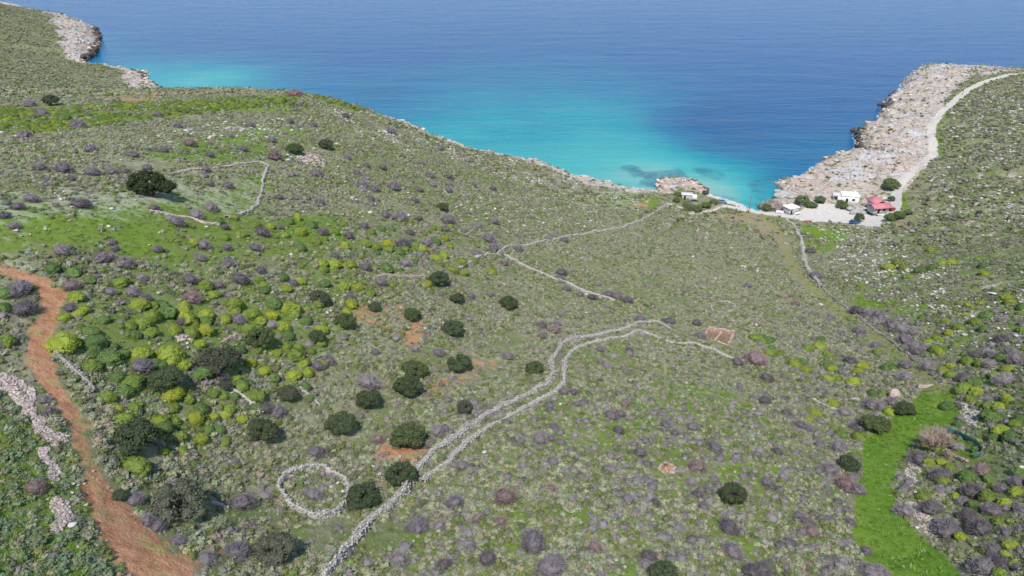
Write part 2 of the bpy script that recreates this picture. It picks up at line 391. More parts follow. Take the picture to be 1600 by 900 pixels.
# ------------------------------------------------------------------ regions of the ground, traced then laid out on the map
def topoly(pts):
    a = np.array(pts, float); x, y, z, t = ray(a[:, 0], a[:, 1]); return np.stack([x, y], 1)
def region(x, y, poly, soft, seed=0, wob=0.0, ws=8.):
    x = np.asarray(x, float); y = np.asarray(y, float); out = np.zeros(x.shape)
    m = (x > poly[:, 0].min() - 3 * soft - wob) & (x < poly[:, 0].max() + 3 * soft + wob) & (y > poly[:, 1].min() - 3 * soft - wob) & (y < poly[:, 1].max() + 3 * soft + wob)
    if not m.any(): return out
    X, Y = x[m], y[m]; d = segdist(X, Y, poly, closed=True); d = np.where(inside(X, Y, poly), d, -d)
    if wob: d = d + wob * fbm(X, Y, ws, 3, seed)
    out[m] = sstep(-soft, soft, d); return out
def strip(x, y, line, half, soft, seed=0, wob=.5):
    x = np.asarray(x, float); y = np.asarray(y, float); out = np.zeros(x.shape); h = np.asarray(half).max() + soft + wob * 2
    m = (x > line[:, 0].min() - h) & (x < line[:, 0].max() + h) & (y > line[:, 1].min() - h) & (y < line[:, 1].max() + h)
    if not m.any(): return out
    X, Y = x[m], y[m]
    hv = np.full((len(line), 1), half, float) if np.ndim(half) == 0 else np.asarray(half, float)[:, None]
    d, v = segdist(X, Y, line, hv); d = v[:, 0] - d + wob * fbm(X, Y, 4., 3, seed)
    out[m] = sstep(-soft, soft, d); return out
YARD = topoly([(1128,318),(1150,323),(1172,328),(1196,330),(1222,329),(1236,336),(1258,325),(1286,317),(1310,320),(1330,328),(1349,334),(1362,335),(1385,334),(1392,322),(1396,335),(1389,343),(1375,354),(1352,353),(1333,349),(1289,346),(1258,346),(1242,343),(1212,338),(1180,334),(1150,327),(1128,323)])
_yc = YARD.mean(0)
def yard(x, y):
    return np.clip(sstep(60, 40, np.hypot(x - _yc[0], (y - _yc[1]) * 1.5)) , 0, 1)
EASTR = topoly([(1700,105),(1600,104),(1560,108),(1540,118),(1510,128),(1485,143),(1478,166),(1462,190),(1460,227),(1466,246),(1445,264),(1425,280),(1414,300),(1412,345),(1700,360)])
ROAD = topoly([(1700,118),(1620,113.5),(1580,116),(1540,127),(1515,139),(1500,150),(1482,166),(1468,180),(1456,196),(1454,212),(1458,227),(1458,243),(1440,260),(1418,275),(1404,290),(1400,305),(1399,320),(1396,338)])
TRACK_L = [(-60,412),(0,430),(35,436),(58,450),(62,470),(58,492),(48,512),(38,532),(36,556),(48,580),(62,605),(85,632),(98,660),(112,700),(126,745),(142,795),(160,845),(190,880),(225,925),(230,990)]
TRACK_R = [(-60,402),(0,415),(40,427),(74,440),(98,457),(99,475),(91,500),(84,522),(78,545),(84,570),(98,602),(126,640),(144,668),(150,702),(165,740),(182,775),(208,805),(240,838),(275,872),(320,925),(350,990)]
TRACK_MID = topoly([((a[0] + b[0]) / 2, (a[1] + b[1]) / 2) for a, b in zip(TRACK_L, TRACK_R)])
TRACK = topoly(TRACK_L + TRACK_R[::-1])
PATH = topoly([(1196,338),(1213,362),(1229,385),(1236,410),(1247,432),(1275,455),(1302,480),(1333,502),(1370,525),(1402,560),(1440,592),(1470,612)])
FIELD = topoly([(1442,607),(1490,600),(1500,640),(1484,664),(1455,672),(1425,690),(1416,712),(1400,730),(1395,762),(1404,800),(1440,842),(1475,865),(1500,900),(1510,980),(1375,980),(1352,880),(1333,840),(1336,790),(1345,735),(1350,695),(1368,672),(1400,650),(1425,628)])
G_ = lambda p, s, so, w=3.: (topoly(p), s, so, w)
GRASS = [(FIELD, 1.1, 1.0, 1.), G_([(1484,684),(1512,690),(1535,706),(1524,720),(1490,712),(1474,700)], 1.1, .8, .5),
 G_([(-100,320),(0,300),(120,318),(230,300),(330,300),(420,268),(410,330),(560,335),(530,400),(440,430),(330,430),(230,440),(100,415),(-100,410)], .72, 6, 5),
 G_([(210,238),(300,215),(420,198),(485,186),(480,215),(420,245),(330,262),(220,258)], .75, 5, 4),
 G_([(420,170),(560,160),(640,200),(900,290),(1020,310),(900,345),(760,360),(640,330),(520,300),(430,250)], .38, 8, 6),
 G_([(108,465),(350,440),(560,400),(620,430),(500,540),(400,640),(280,690),(190,640),(150,590),(110,520)], .62, 5, 4),
 G_([(-100,600),(0,605),(70,690),(120,780),(170,900),(250,1000),(-100,1000)], .72, 3, 3),
 G_([(1250,352),(1335,358),(1300,392),(1262,392)], .85, 3, 3), G_([(1333,458),(1400,468),(1384,490),(1335,480)], .95, 2, 2),
 G_([(860,530),(1100,560),(1250,650),(1330,760),(1340,900),(1300,1000),(700,1000),(640,820),(790,660)], .50, 6, 5),
 G_([(962,300),(1032,312),(1018,331),(968,318)], 1.0, 2, 1), G_([(1410,360),(1700,330),(1700,900),(1500,860),(1480,600),(1300,440)], .46, 8, 6),
 G_([(560,600),(660,610),(700,800),(520,900),(420,850)], .36, 5, 4), G_([(-100,165),(180,158),(300,152),(450,148),(600,180),(450,175),(300,180),(130,205),(-100,215)], .6, 6, 5),
 G_([(1400,240),(1460,250),(1420,330),(1400,380),(1700,420),(1700,140),(1500,190)], .35, 6, 4), G_([(560,750),(600,745),(640,700),(560,700)],.5,2,2),
 G_([(1420,120),(1470,125),(1430,150)], .5, 5, 4)]
REDS = [(TRACK, .92, .9, 1.0)] + [G_(p, s, so, w) for p, s, so, w in [
 ([(540,788),(560,787),(584,793),(578,803),(545,800)], 1, .4, .4), ([(500,480),(600,452),(640,470),(670,500),(665,525),(640,520),(560,520),(500,505)], .46, 2.5, 3),
 ([(642,500),(662,500),(656,530),(645,545),(635,535)], .8, .6, .8), ([(560,640),(650,612),(690,560),(780,560),(760,600),(640,640)], .46, 2, 2.5),
 ([(590,690),(660,700),(650,725),(580,720)], .6, 1.2, 2), ([(570,740),(640,740),(600,765)], .55, 1, 1.5), ([(250,160),(140,160),(150,150),(240,143),(262,149)], .5, 2, 2),
 ([(1420,668),(1300+52,670),(1372,684)], .0, 1, 1), ([(1030,727),(1050,727),(1054,738),(1032,740)], .9, .4, .2),([(990,318),(1015,316),(1012,326),(985,324)], .6, 1, 1), ([(395,855),(350,880),(290,900),(255,870),(240,830),(265,840)], .5, .8, 1),
 ([(110,655),(160,620),(170,690),(200,750),(175,760),(140,690)], .52, 1, 1)]]
BROWN = [G_([(1100,335),(1180,332),(1212,350),(1230,372),(1240,400),(1225,395),(1205,372),(1160,352)], .8, 3, 2), G_([(1440,262),(1480,245),(1486,262),(1440,300),(1412,330),(1408,300)], .5, 2, 2), G_([(1340,300),(1392,300),(1396,270),(1370,262)], .5, 3, 2), G_([(1380,345),(1440,330),(1430,350),(1380,358)], .6, 2, 2)]
ROCKY = [G_([(1130,318),(1330,300),(1390,280),(1395,320),(1300,330),(1200,330)], .4, 2, 2), G_([(1421,96),(1600,104),(1600,111),(1540,118),(1480,133),(1440,180),(1430,230),(1400,270),(1340,290),(1240,290),(1345,250),(1345,210),(1390,160)], .62, 4, 3),
 G_([(1270,340),(1400,330),(1460,250),(1500,180),(1700,150),(1700,560),(1500,560),(1330,450)], .30, 8, 8),
 G_([(330,192),(460,186),(430,212),(300,205)], .34, 5, 4), G_([(560,180),(660,215),(900,290),(1000,305),(880,300),(700,260),(600,225)], .33, 4, 4)]
PINKISH = G_([(1460,240),(1478,243),(1470,252),(1455,255)], 1, 1, 1)
PALE = [G_([(-100,300),(0,295),(200,295),(330,285),(420,300),(400,330),(230,335),(90,345),(0,370),(-100,370)], 1, 5, 4), G_([(0,400),(40,380),(40,410),(0,430)], .8, 3, 3), G_([(260,300),(420,262),(410,300),(300,330)], .7, 4, 3), G_([(120,230),(300,215),(480,165),(640,210),(560,260),(300,300),(100,290)], .45, 6, 5), G_([(860,270),(1020,300),(1000,330),(880,320)], .7, 4, 4)]
def masks(x, y, d, rock, wd):
    o = {}
    o['gravel'] = np.maximum.reduce([region(x, y, YARD, .8, 3, .6), strip(x, y, ROAD, 2.1, .25, 4, .2), strip(x, y, topoly_c['beach'], .9, .5, 4, .3), np.where((wd < 9) & (x > 60) & (x < 130) & (y > 230) & (y < 330), sstep(6, 3, d) * (d > -4), 0)])
    g = np.full(np.shape(x), .20)
    for p, s, so, w_ in GRASS: g = np.maximum(g, s * region(x, y, p, so, 7, w_))
    g = np.maximum(g, .62 * strip(x, y, PATH, 1.6, .5, 9, .5)); g = np.maximum(g, .75 * strip(x, y, ROAD, 4.2, .6, 9, 1.2))
    r = np.zeros(np.shape(x))
    for p, s, so, w_ in REDS: r = np.maximum(r, s * region(x, y, p, so, 13, w_))
    b = np.zeros(np.shape(x))
    for p, s, so, w_ in BROWN: b = np.maximum(b, s * region(x, y, p, so, 17, w_))
    b = np.maximum(b, .62 * strip(x, y, PATH, 2.3, .5, 9, .5))
    b = np.maximum(b, .5 * region(x, y, TRACK, 2.5, 19, 1.5)); b = np.maximum(b, .46 * strip(x, y, ROAD, 2.6, .3, 4, .2))
    mid = strip(x, y, TRACK_MID, .28, .35, 21, .6); r = r * (1 - .32 * mid); g = np.maximum(g, .5 * mid)
    k = rock * .95
    for p, s, so, w_ in ROCKY: k = np.maximum(k, s * region(x, y, p, so, 23, w_))
    fl = region(x, y, FIELD, .6, 7, .3)
    k = k * (1 - o['gravel']); o['grass'] = g * (1 - .75 * o['gravel']); o['red'] = r * (1 - fl); o['brown'] = b; o['rock'] = k * (1 - fl); o['field'] = fl
    q = np.zeros(np.shape(x))
    for p, s, so, w_ in PALE: q = np.maximum(q, s * region(x, y, p, so, 29, w_))
    o['pale'] = q * (1 - fl)
    return o
topoly_c = {'beach': topoly([(1045,319),(1060,323.5),(1074,328),(1092,333),(1112,329),(1131,322)])}

# ------------------------------------------------------------------ the ground sheet (finer near the viewer, one sheet to beyond the capes)
def build_ground():
    az = np.concatenate([np.linspace(-75, -42, 90)[:-1], np.linspace(-42, 42, 760), np.linspace(42, 75, 90)[1:]])
    rr = [8.]
    while rr[-1] < 1500: rr.append(rr[-1] * (1.0068 if rr[-1] < 720 else 1.02) + .0)
    rr = np.array(rr); A, Q = np.meshgrid(np.radians(az), rr)
    x = Q * np.sin(A); y = Q * np.cos(A)
    xf, yf = x.ravel(), y.ravel()
    h, d, rock, wd = height(xf, yf, True)
    mk = masks(xf, yf, d, rock, wd)
    # cart ruts of the red track and a sunken path are part of the relief
    n, m = x.shape
    idx = np.arange(n * m).reshape(n, m)
    F = np.stack([idx[:-1, :-1], idx[:-1, 1:], idx[1:, 1:], idx[1:, :-1]], -1).reshape(-1, 4)
    keep = (h[F] > -9).any(1); F = F[keep][:, ::-1]
    used = np.unique(F); remap = np.full(n * m, -1); remap[used] = np.arange(len(used)); F = remap[F]
    V = np.stack([xf, yf, h], 1)[used]
    me = fast_mesh('ground', V, F, GROUND, smooth=True)
    for k in ('grass', 'red', 'rock', 'gravel', 'brown', 'pale', 'field'):
        a = me.attributes.new('m_' + k, 'FLOAT', 'POINT'); a.data.foreach_set('value', mk[k][used].astype(np.float32))
    tag(link('ground', me), kind='structure')
build_ground()

# ------------------------------------------------------------------ the sea
def sea_material():
    m, t, b = new_mat('sea'); co = coords(t)
    # depth (0 sand shallows .. 1 open water) and weed beds are carried by the sheet
    dp = attr(t, 'depth').outputs['Fac']; wd = attr(t, 'weed').outputs['Fac']
    n = noise(t, co, .02, 4); dp = math_(t, 'ADD', dp, math_(t, 'MULTIPLY', math_(t, 'SUBTRACT', n, .5), .22))
    cr = N(t, 'ShaderNodeValToRGB'); e = cr.color_ramp
    stops = [(0, (.15, .32, .28)), (.10, (.045, .29, .285)), (.28, (.008, .205, .245)), (.5, (.005, .112, .210)), (.75, (.004, .068, .185)), (1, (.002, .060, .185))]
    e.elements[0].position = 0; e.elements[0].color = (*stops[0][1], 1); e.elements[1].position = 1; e.elements[1].color = (*stops[-1][1], 1)
    for p, c in stops[1:-1]:
        q = e.elements.new(p); q.color = (*c, 1)
    t.links.new(dp, cr.inputs[0])
    wn = math_(t, 'ADD', wd, math_(t, 'MULTIPLY', math_(t, 'SUBTRACT', noise(t, co, .09, 5, .7), .5), 1.1))
    c = mixc(t, math_(t, 'MULTIPLY', ramp(t, wn, .38, .72), .72), cr.outputs[0], (.014, .075, .14))
    t.links.new(c, b.inputs['Base Color'])
    ms = N(t, 'ShaderNodeMapping'); ms.inputs['Rotation'].default_value = (0, 0, R(4)); ms.inputs['Scale'].default_value = (.12, 1, 1); t.links.new(co, ms.inputs['Vector'])
    fm = attr(t, 'foam').outputs['Fac']; fn = noise(t, co, .8, 5, .7); c = mixc(t, math_(t, 'MULTIPLY', ramp(t, math_(t, 'ADD', math_(t, 'MULTIPLY', fm, .32), fn), .70, .80), .85), c, (.62, .68, .70))
    st = noise(t, ms.outputs[0], .10, 5, .7); c = mixc(t, math_(t, 'MULTIPLY', ramp(t, st, .35, .7), .35), c, mixc(t, 1.0, c, (.45, .55, .65), 'MULTIPLY'))
    t.links.new(c, b.inputs['Base Color'])
    b.inputs['Roughness'].default_value = .25; b.inputs['IOR'].default_value = 1.33; b.inputs['Specular IOR Level'].default_value = .07
    mp = N(t, 'ShaderNodeMapping'); mp.inputs['Rotation'].default_value = (0, 0, R(8)); mp.inputs['Scale'].default_value = (.35, 1, 1); t.links.new(co, mp.inputs['Vector'])
    a = noise(t, mp.outputs[0], .28, 5, .62); a2 = noise(t, mp.outputs[0], .045, 3, .5); a3 = noise(t, co, 1.3, 3, .6)
    hgt = math_(t, 'ADD', math_(t, 'ADD', a, math_(t, 'MULTIPLY', a2, 2.0)), math_(t, 'MULTIPLY', a3, .22))
    bump(t, b, hgt, .6, .9)
    return m
def build_sea():
    # (pixel, depth) soundings
    D = [(0,-40,1),(400,-40,1),(800,-40,1),(1200,-40,1),(1600,-40,1),(200,10,.93),(400,20,.95),(700,10,1),(1100,10,1),(1500,10,1),(160,60,.62),(200,90,.55),(260,100,.42),(300,115,.27),(360,115,.24),(320,140,.22),(390,135,.36),(240,60,.8),(280,40,.88),(420,90,.66),(500,60,.85),(480,120,.60),(560,120,.62),(560,160,.55),(620,170,.50),(650,185,.40),(640,130,.58),
     (700,190,.33),(760,215,.25),(820,235,.20),(870,250,.14),(920,265,.10),(960,275,.06),(1000,283,.06),(700,150,.44),(800,180,.35),(900,200,.27),(950,225,.20),(700,100,.66),(800,120,.55),(900,150,.42),(1000,180,.36),(1000,220,.22),(1040,250,.15),(1080,262,.12),(1130,285,.06),(1150,300,.03),(1165,310,.08),(1190,310,.25),(1100,275,.1),(1100,230,.55),(1060,190,.68),(1150,180,.82),(1120,210,.7),(1190,200,.75),(1130,140,.72),(1000,120,.62),(1000,60,.88),(800,60,.85),(1200,100,.92),(1300,100,.97),(1380,110,.95),(1300,170,.82),(1200,230,.62),(1250,220,.62),(1290,225,.60),(1330,190,.72),(1180,260,.38),(1210,275,.50),(1160,280,.16),(1000,290,.1),(650,60,.87),(600,90,.80),(-200,-10,1),(-200,100,1),(1700,50,1),(1900,90,1)]
    P = np.array([at_z(a, b, 0.) for a, b, c in D]) / 100; Vv = np.array([c for *_, c in D])
    Wt = _tps(P, Vv, .02)
    az = np.linspace(-80, 80, 820); rr = [60.]
    while rr[-1] < 1500: rr.append(rr[-1] * 1.0065)
    while rr[-1] < 40000: rr.append(rr[-1] * 1.12)
    rr = np.array(rr); A, Q = np.meshgrid(np.radians(az), rr); x = (Q * np.sin(A)).ravel(); y = (Q * np.cos(A)).ravel()
    X, Y = x / 100, y / 100
    dp = Wt[-3] + Wt[-2] * X + Wt[-1] * Y
    for i in range(len(P)): dp = dp + Wt[i] * _phi((X - P[i, 0]) ** 2 + (Y - P[i, 1]) ** 2)
    dp = np.where(Q.ravel() > 1150, 1., np.clip(dp, 0, 1))
    weed = np.zeros(len(x))
    for poly, s, so, wv in [([(968,262),(990,258),(1010,268),(1060,262),(1080,276),(1020,280),(985,278)], .62, 3, 4), ([(1010,270),(1060,270),(1100,285),(1110,302),(1025,296),(990,290)], .66, 2, 3),
        ([(1075,262),(1110,258),(1135,272),(1125,285),(1100,280)], .58, 3, 4), ([(1165,285),(1200,270),(1225,290),(1205,312),(1190,322),(1170,308)], .5, 3, 3),
        ([(1038,170),(1100,140),(1200,160),(1215,215),(1165,240),(1120,250),(1075,225),(1060,195)], .46, 16, 16), ([(520,120),(600,118),(640,135),(610,160),(560,150)], .48, 14, 14), ([(1105,305),(1150,318),(1190,328),(1195,316),(1150,309),(1120,300)], .5, 1.5, 2),
        ([(225,118),(262,140),(290,150),(262,156),(240,140)], .55, 5, 5), ([(880,255),(910,262),(900,270)], .45, 2, 3),([(930,180),(975,180),(985,195),(940,192)], .42, 8, 8)]:
        pl = np.array([at_z(a, b, 0.) for a, b in poly]); weed = np.maximum(weed, s * region(x, y, pl, so, 61, wv, 14))
    n, m = Q.shape; idx = np.arange(n * m).reshape(n, m)
    F = np.stack([idx[:-1, :-1], idx[1:, :-1], idx[1:, 1:], idx[:-1, 1:]], -1).reshape(-1, 4)[:, ::-1]
    me = fast_mesh('sea', np.stack([x, y, np.zeros(len(x))], 1), F[:, ::-1], sea_material(), smooth=True)
    foam = np.zeros(len(x)); near = (Q.ravel() > 230) & (Q.ravel() < 950); dc, vc = coast(x[near], y[near]); foam[near] = sstep(-3.2, -.2, dc) * (.35 + .65 * sstep(1, 4, vc[..., 0]))
    for k, v in (('depth', dp), ('weed', weed), ('foam', foam)):
        a = me.attributes.new(k, 'FLOAT', 'POINT'); a.data.foreach_set('value', v.astype(np.float32))
    o = link('sea', me); tag(o, kind='structure')
build_sea()

# ------------------------------------------------------------------ ground cover nobody could count: one object each
def scatter(name, protos, P, S, RZ, TINT, PIDX, mats, label):
    """P points (n,3); the object's own mesh carries the plant shapes and the spots where they grow"""
    mb_v = []; mb_f = []; mb_t = []; pr = []; mi = []; off = 0
    for k, (V, F, T, mk) in enumerate(protos):
        mb_v.append(V); mb_f.append(F + off); mb_t.append(T); off += len(V); pr.append(np.full(len(F), k)); mi.append(np.full(len(F), mk))
    nv = off; V = np.concatenate(mb_v + [P]); F = np.concatenate(mb_f)
    me = fast_mesh(name, V, F, None, np.concatenate(mb_t))
    for m in mats: me.materials.append(m)
    me.polygons.foreach_set('material_index', np.concatenate(mi).astype(np.int32))
    a = me.attributes.new('proto', 'INT', 'FACE'); a.data.foreach_set('value', np.concatenate(pr).astype(np.int32))
    def pa(n, typ, vals, key='value'):
        a = me.attributes.new(n, typ, 'POINT'); full = np.zeros((len(V),) + vals.shape[1:], np.float32); full[nv:] = vals
        if typ == 'INT': full = full.astype(np.int32)
        a.data.foreach_set(key, full.ravel())
    pa('spot', 'FLOAT', np.ones(len(P))); pa('size', 'FLOAT_VECTOR', S, 'vector')
    pa('turn', 'FLOAT_VECTOR', np.stack([rng.normal(0, .09, len(P)), rng.normal(0, .09, len(P)), RZ], 1), 'vector')
    pa('pick', 'INT', PIDX); pa('tint', 'FLOAT_COLOR', np.concatenate([TINT, np.ones((len(P), 1))], 1), 'color')
    ng = bpy.data.node_groups.new(name, 'GeometryNodeTree')
    ng.interface.new_socket('Geometry', in_out='INPUT', socket_type='NodeSocketGeometry'); ng.interface.new_socket('Geometry', in_out='OUTPUT', socket_type='NodeSocketGeometry')
    L = ng.links; gi = ng.nodes.new('NodeGroupInput'); go = ng.nodes.new('NodeGroupOutput')
    def named(n, t_):
        q = ng.nodes.new('GeometryNodeInputNamedAttribute'); q.data_type = t_; q.inputs['Name'].default_value = n; return q.outputs['Attribute']
    jo = ng.nodes.new('GeometryNodeJoinGeometry')
    for k in reversed(range(len(protos))):
        c = ng.nodes.new('FunctionNodeCompare'); c.data_type = 'INT'; c.operation = 'EQUAL'
        ins = [i for i in c.inputs if i.type == 'INT']; L.new(named('proto', 'INT'), ins[0]); ins[1].default_value = k
        se = ng.nodes.new('GeometryNodeSeparateGeometry'); se.domain = 'FACE'; L.new(gi.outputs[0], se.inputs[0]); L.new(c.outputs[0], se.inputs[1])
        ti = ng.nodes.new('GeometryNodeGeometryToInstance'); L.new(se.outputs[0], ti.inputs[0]); L.new(ti.outputs[0], jo.inputs[0])
    c = ng.nodes.new('FunctionNodeCompare'); c.data_type = 'FLOAT'; c.operation = 'GREATER_THAN'
    L.new(named('spot', 'FLOAT'), c.inputs[0]); c.inputs[1].default_value = .5
    mp = ng.nodes.new('GeometryNodeMeshToPoints'); L.new(gi.outputs[0], mp.inputs[0]); L.new(c.outputs[0], mp.inputs['Selection'])
    io = ng.nodes.new('GeometryNodeInstanceOnPoints'); L.new(mp.outputs[0], io.inputs['Points']); L.new(jo.outputs[0], io.inputs['Instance'])
    io.inputs['Pick Instance'].default_value = True; L.new(named('pick', 'INT'), io.inputs['Instance Index'])
    L.new(named('turn', 'FLOAT_VECTOR'), io.inputs['Rotation']); L.new(named('size', 'FLOAT_VECTOR'), io.inputs['Scale'])
    L.new(io.outputs[0], go.inputs[0])
    o = link(name, me); md = o.modifiers.new('scatter', 'NODES'); md.node_group = ng
    tag(o, label, kind='stuff'); return o

def cushion(nl, leafn, sub, lsz):
    mb = MB()
    for i in range(nl):
        a = rng.uniform(0, 6.28); r = rng.uniform(.1, .62) if i else 0
        q = rng.uniform(.22, .42) * (1 if i else 1.2)
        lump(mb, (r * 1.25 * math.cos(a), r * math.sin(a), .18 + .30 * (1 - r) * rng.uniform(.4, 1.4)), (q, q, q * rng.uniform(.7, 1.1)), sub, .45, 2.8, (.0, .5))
    if leafn:
        V = mb.arrays()[0]; D_ = dirs(leafn, .0); P = D_ * np.array([.85, .70, .70]) * rng.uniform(.55, 1.25, (leafn, 1)) * (1 + .3 * np.sin(D_[:, :1] * 7 + D_[:, 1:2] * 5)) + [0, 0, .05]
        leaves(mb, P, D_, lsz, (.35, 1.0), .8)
    V, F, T = mb.arrays(); return V, F, T, 0
def tuft():
    mb = MB()
    for i in range(26):
        a = rng.uniform(0, 6.28); r = rng.uniform(0, .8); b = np.array([r * math.cos(a), r * math.sin(a), 0]); d = np.array([rng.normal(0, .3), rng.normal(0, .3), rng.uniform(.35, .8)])
        s = np.array([math.sin(a + 1), math.cos(a + 1), 0]) * .10
        mb.add([b - s, b + s, b + d], [[0, 1, 2]], rng.uniform(.2, 1))
    V, F, T = mb.arrays(); return V, F, T, 0
def boulder(sub=1):
    mb = MB(); lump(mb, (0, 0, .1), (1, rng.uniform(.6, .95), rng.uniform(.45, .8)), sub, .42, 1.3, (.2, .9)); V, F, T = mb.arrays()
    V = np.round(V * 2.6) / 2.6 * .5 + V * .5      # blocky faces
    return V, F, T, 0

def wedge(n, r0, r1, a=59):
    r = np.sqrt(rng.uniform(r0 * r0, r1 * r1, n)); t = rng.uniform(-R(a), R(a), n); return r * np.sin(t), r * np.cos(t)
def field_at(x, y):
    h, d, rock, wd = height(x, y, True); mk = masks(x, y, d, rock, wd); return h, d, rock, mk
# the paler/denser/darker drifts of scrub seen from above
KEEP_OFF = []     # (x, y, r) kept clear for walls, trees and buildings
_KG = {}
def clear_of(x, y):
    if 'g' not in _KG:
        c = .2; g = np.zeros((3600, 4600), bool)
        for a, b, r in KEEP_OFF:
            i0, i1 = int((a - r + 360) / c), int((a + r + 360) / c) + 2; j0, j1 = int((b - r) / c), int((b + r) / c) + 2
            if i0 < 0 or j0 < 0 or i1 >= 3600 or j1 >= 4600: continue
            X, Y = np.meshgrid((np.arange(i0, i1) + .5) * c - 360, (np.arange(j0, j1) + .5) * c, indexing='ij'); g[i0:i1, j0:j1] |= (X - a) ** 2 + (Y - b) ** 2 < r * r
        _KG['g'] = g
    i = np.clip(((x + 360) / .2).astype(int), 0, 3599); j = np.clip((y / .2).astype(int), 0, 4599); return ~_KG['g'][i, j]
WHITEROCK = [(TRACK, .12, .5), (topoly([(20,590),(90,600),(140,700),(150,760),(110,850),(70,700)]), .5, 1.)] + [(topoly(p), s, so) for p, s, so in [
 ([(1290,355),(1370,345),(1430,420),(1500,420),(1470,480),(1380,470),(1300,420)], 1., 5), ([(1470,130),(1700,120),(1700,360),(1540,330),(1440,350),(1420,320),(1470,250),(1480,190)], .9, 5),
 ([(1440,480),(1700,400),(1700,600),(1520,580),(1450,520)], .6, 5), ([(1500,600),(1540,590),(1600,610),(1600,640),(1560,620)], .5, 3), ([(330,195),(470,184),(440,215),(210,222),(250,205)], .8, 4),
 ([(480,168),(600,185),(700,230),(640,250),(540,200)], .6, 4), ([(700,215),(1030,300),(1000,320),(860,290),(690,240)], .8, 4), ([(640,300),(860,290),(1000,330),(880,360),(700,340)], .35, 6),
 ([(470,300),(600,290),(660,330),(520,345)], .3, 5), ([(560,330),(500,370),(540,372)], .6, 2), ([(500,455),(620,440),(640,470),(600,520),(500,520)], .35, 3), ([(1160,400),(1200,400),(1190,425),(1155,415)], .8, 2), ([(1085,355),(1110,360),(1105,378),(1080,372)], .7, 2),
 ([(0,330),(90,300),(200,310),(190,330),(40,370)], .35, 5), ([(675,478),(712,478),(705,520),(672,510)], .7, 1), ([(540,735),(600,730),(640,690),(620,760),(560,750)], .7, 1),([(520,755),(552,755),(548,790),(520,790)], .9, .6),
 ([(1495,625),(1530,640),(1530,668),(1500,668)], 1.2, .7), ([(1408,716),(1440,715),(1455,790),(1475,830),(1440,830),(1420,780)], .8, .6), ([(1520,870),(1555,850),(1560,890),(1500,900)], 1.1, .8), ([(1468,838),(1500,830),(1515,850),(1480,870)], .7, .6), ([(420,245),(500,235),(510,262),(430,262)], .9, 1.5),
 ([(1400,115),(1421,98),(1600,106),(1600,116),(1540,120),(1470,140)], .9, 4), ([(270,520),(300,520),(302,540),(280,542)], 1.6, .6), ([(1500,505),(1530,500),(1540,518),(1505,522)], 1.3, 1), ([(1480,410),(1520,412),(1520,420),(1480,420)], .5, 1)]]
def white_at(x, y):
    w_ = np.full(len(x), .015)
    for p, s, so in WHITEROCK: w_ = np.maximum(w_, s * region(x, y, p, so, 71, 3, 6))
    return w_
OLIVE_GROVE = topoly([(480,440),(640,430),(720,430),(860,520),(850,600),(660,740),(540,740),(500,560)])
LOWER_MID = topoly([(860,520),(1080,545),(1260,620),(1330,720),(1340,1000),(600,1000),(640,780),(850,640)])
LEFT_LOW = topoly([(-150,590),(10,600),(85,680),(130,800),(180,900),(240,1000),(-150,1000)])
CENTRE = topoly([(740,400),(1040,325),(1200,345),(1300,500),(1420,600),(1300,610),(1000,500),(860,560),(760,600),(700,450)])
MEADOW = topoly([(-100,320),(0,300),(230,300),(420,268),(410,330),(560,335),(530,400),(440,425),(330,425),(100,405),(-100,405)])

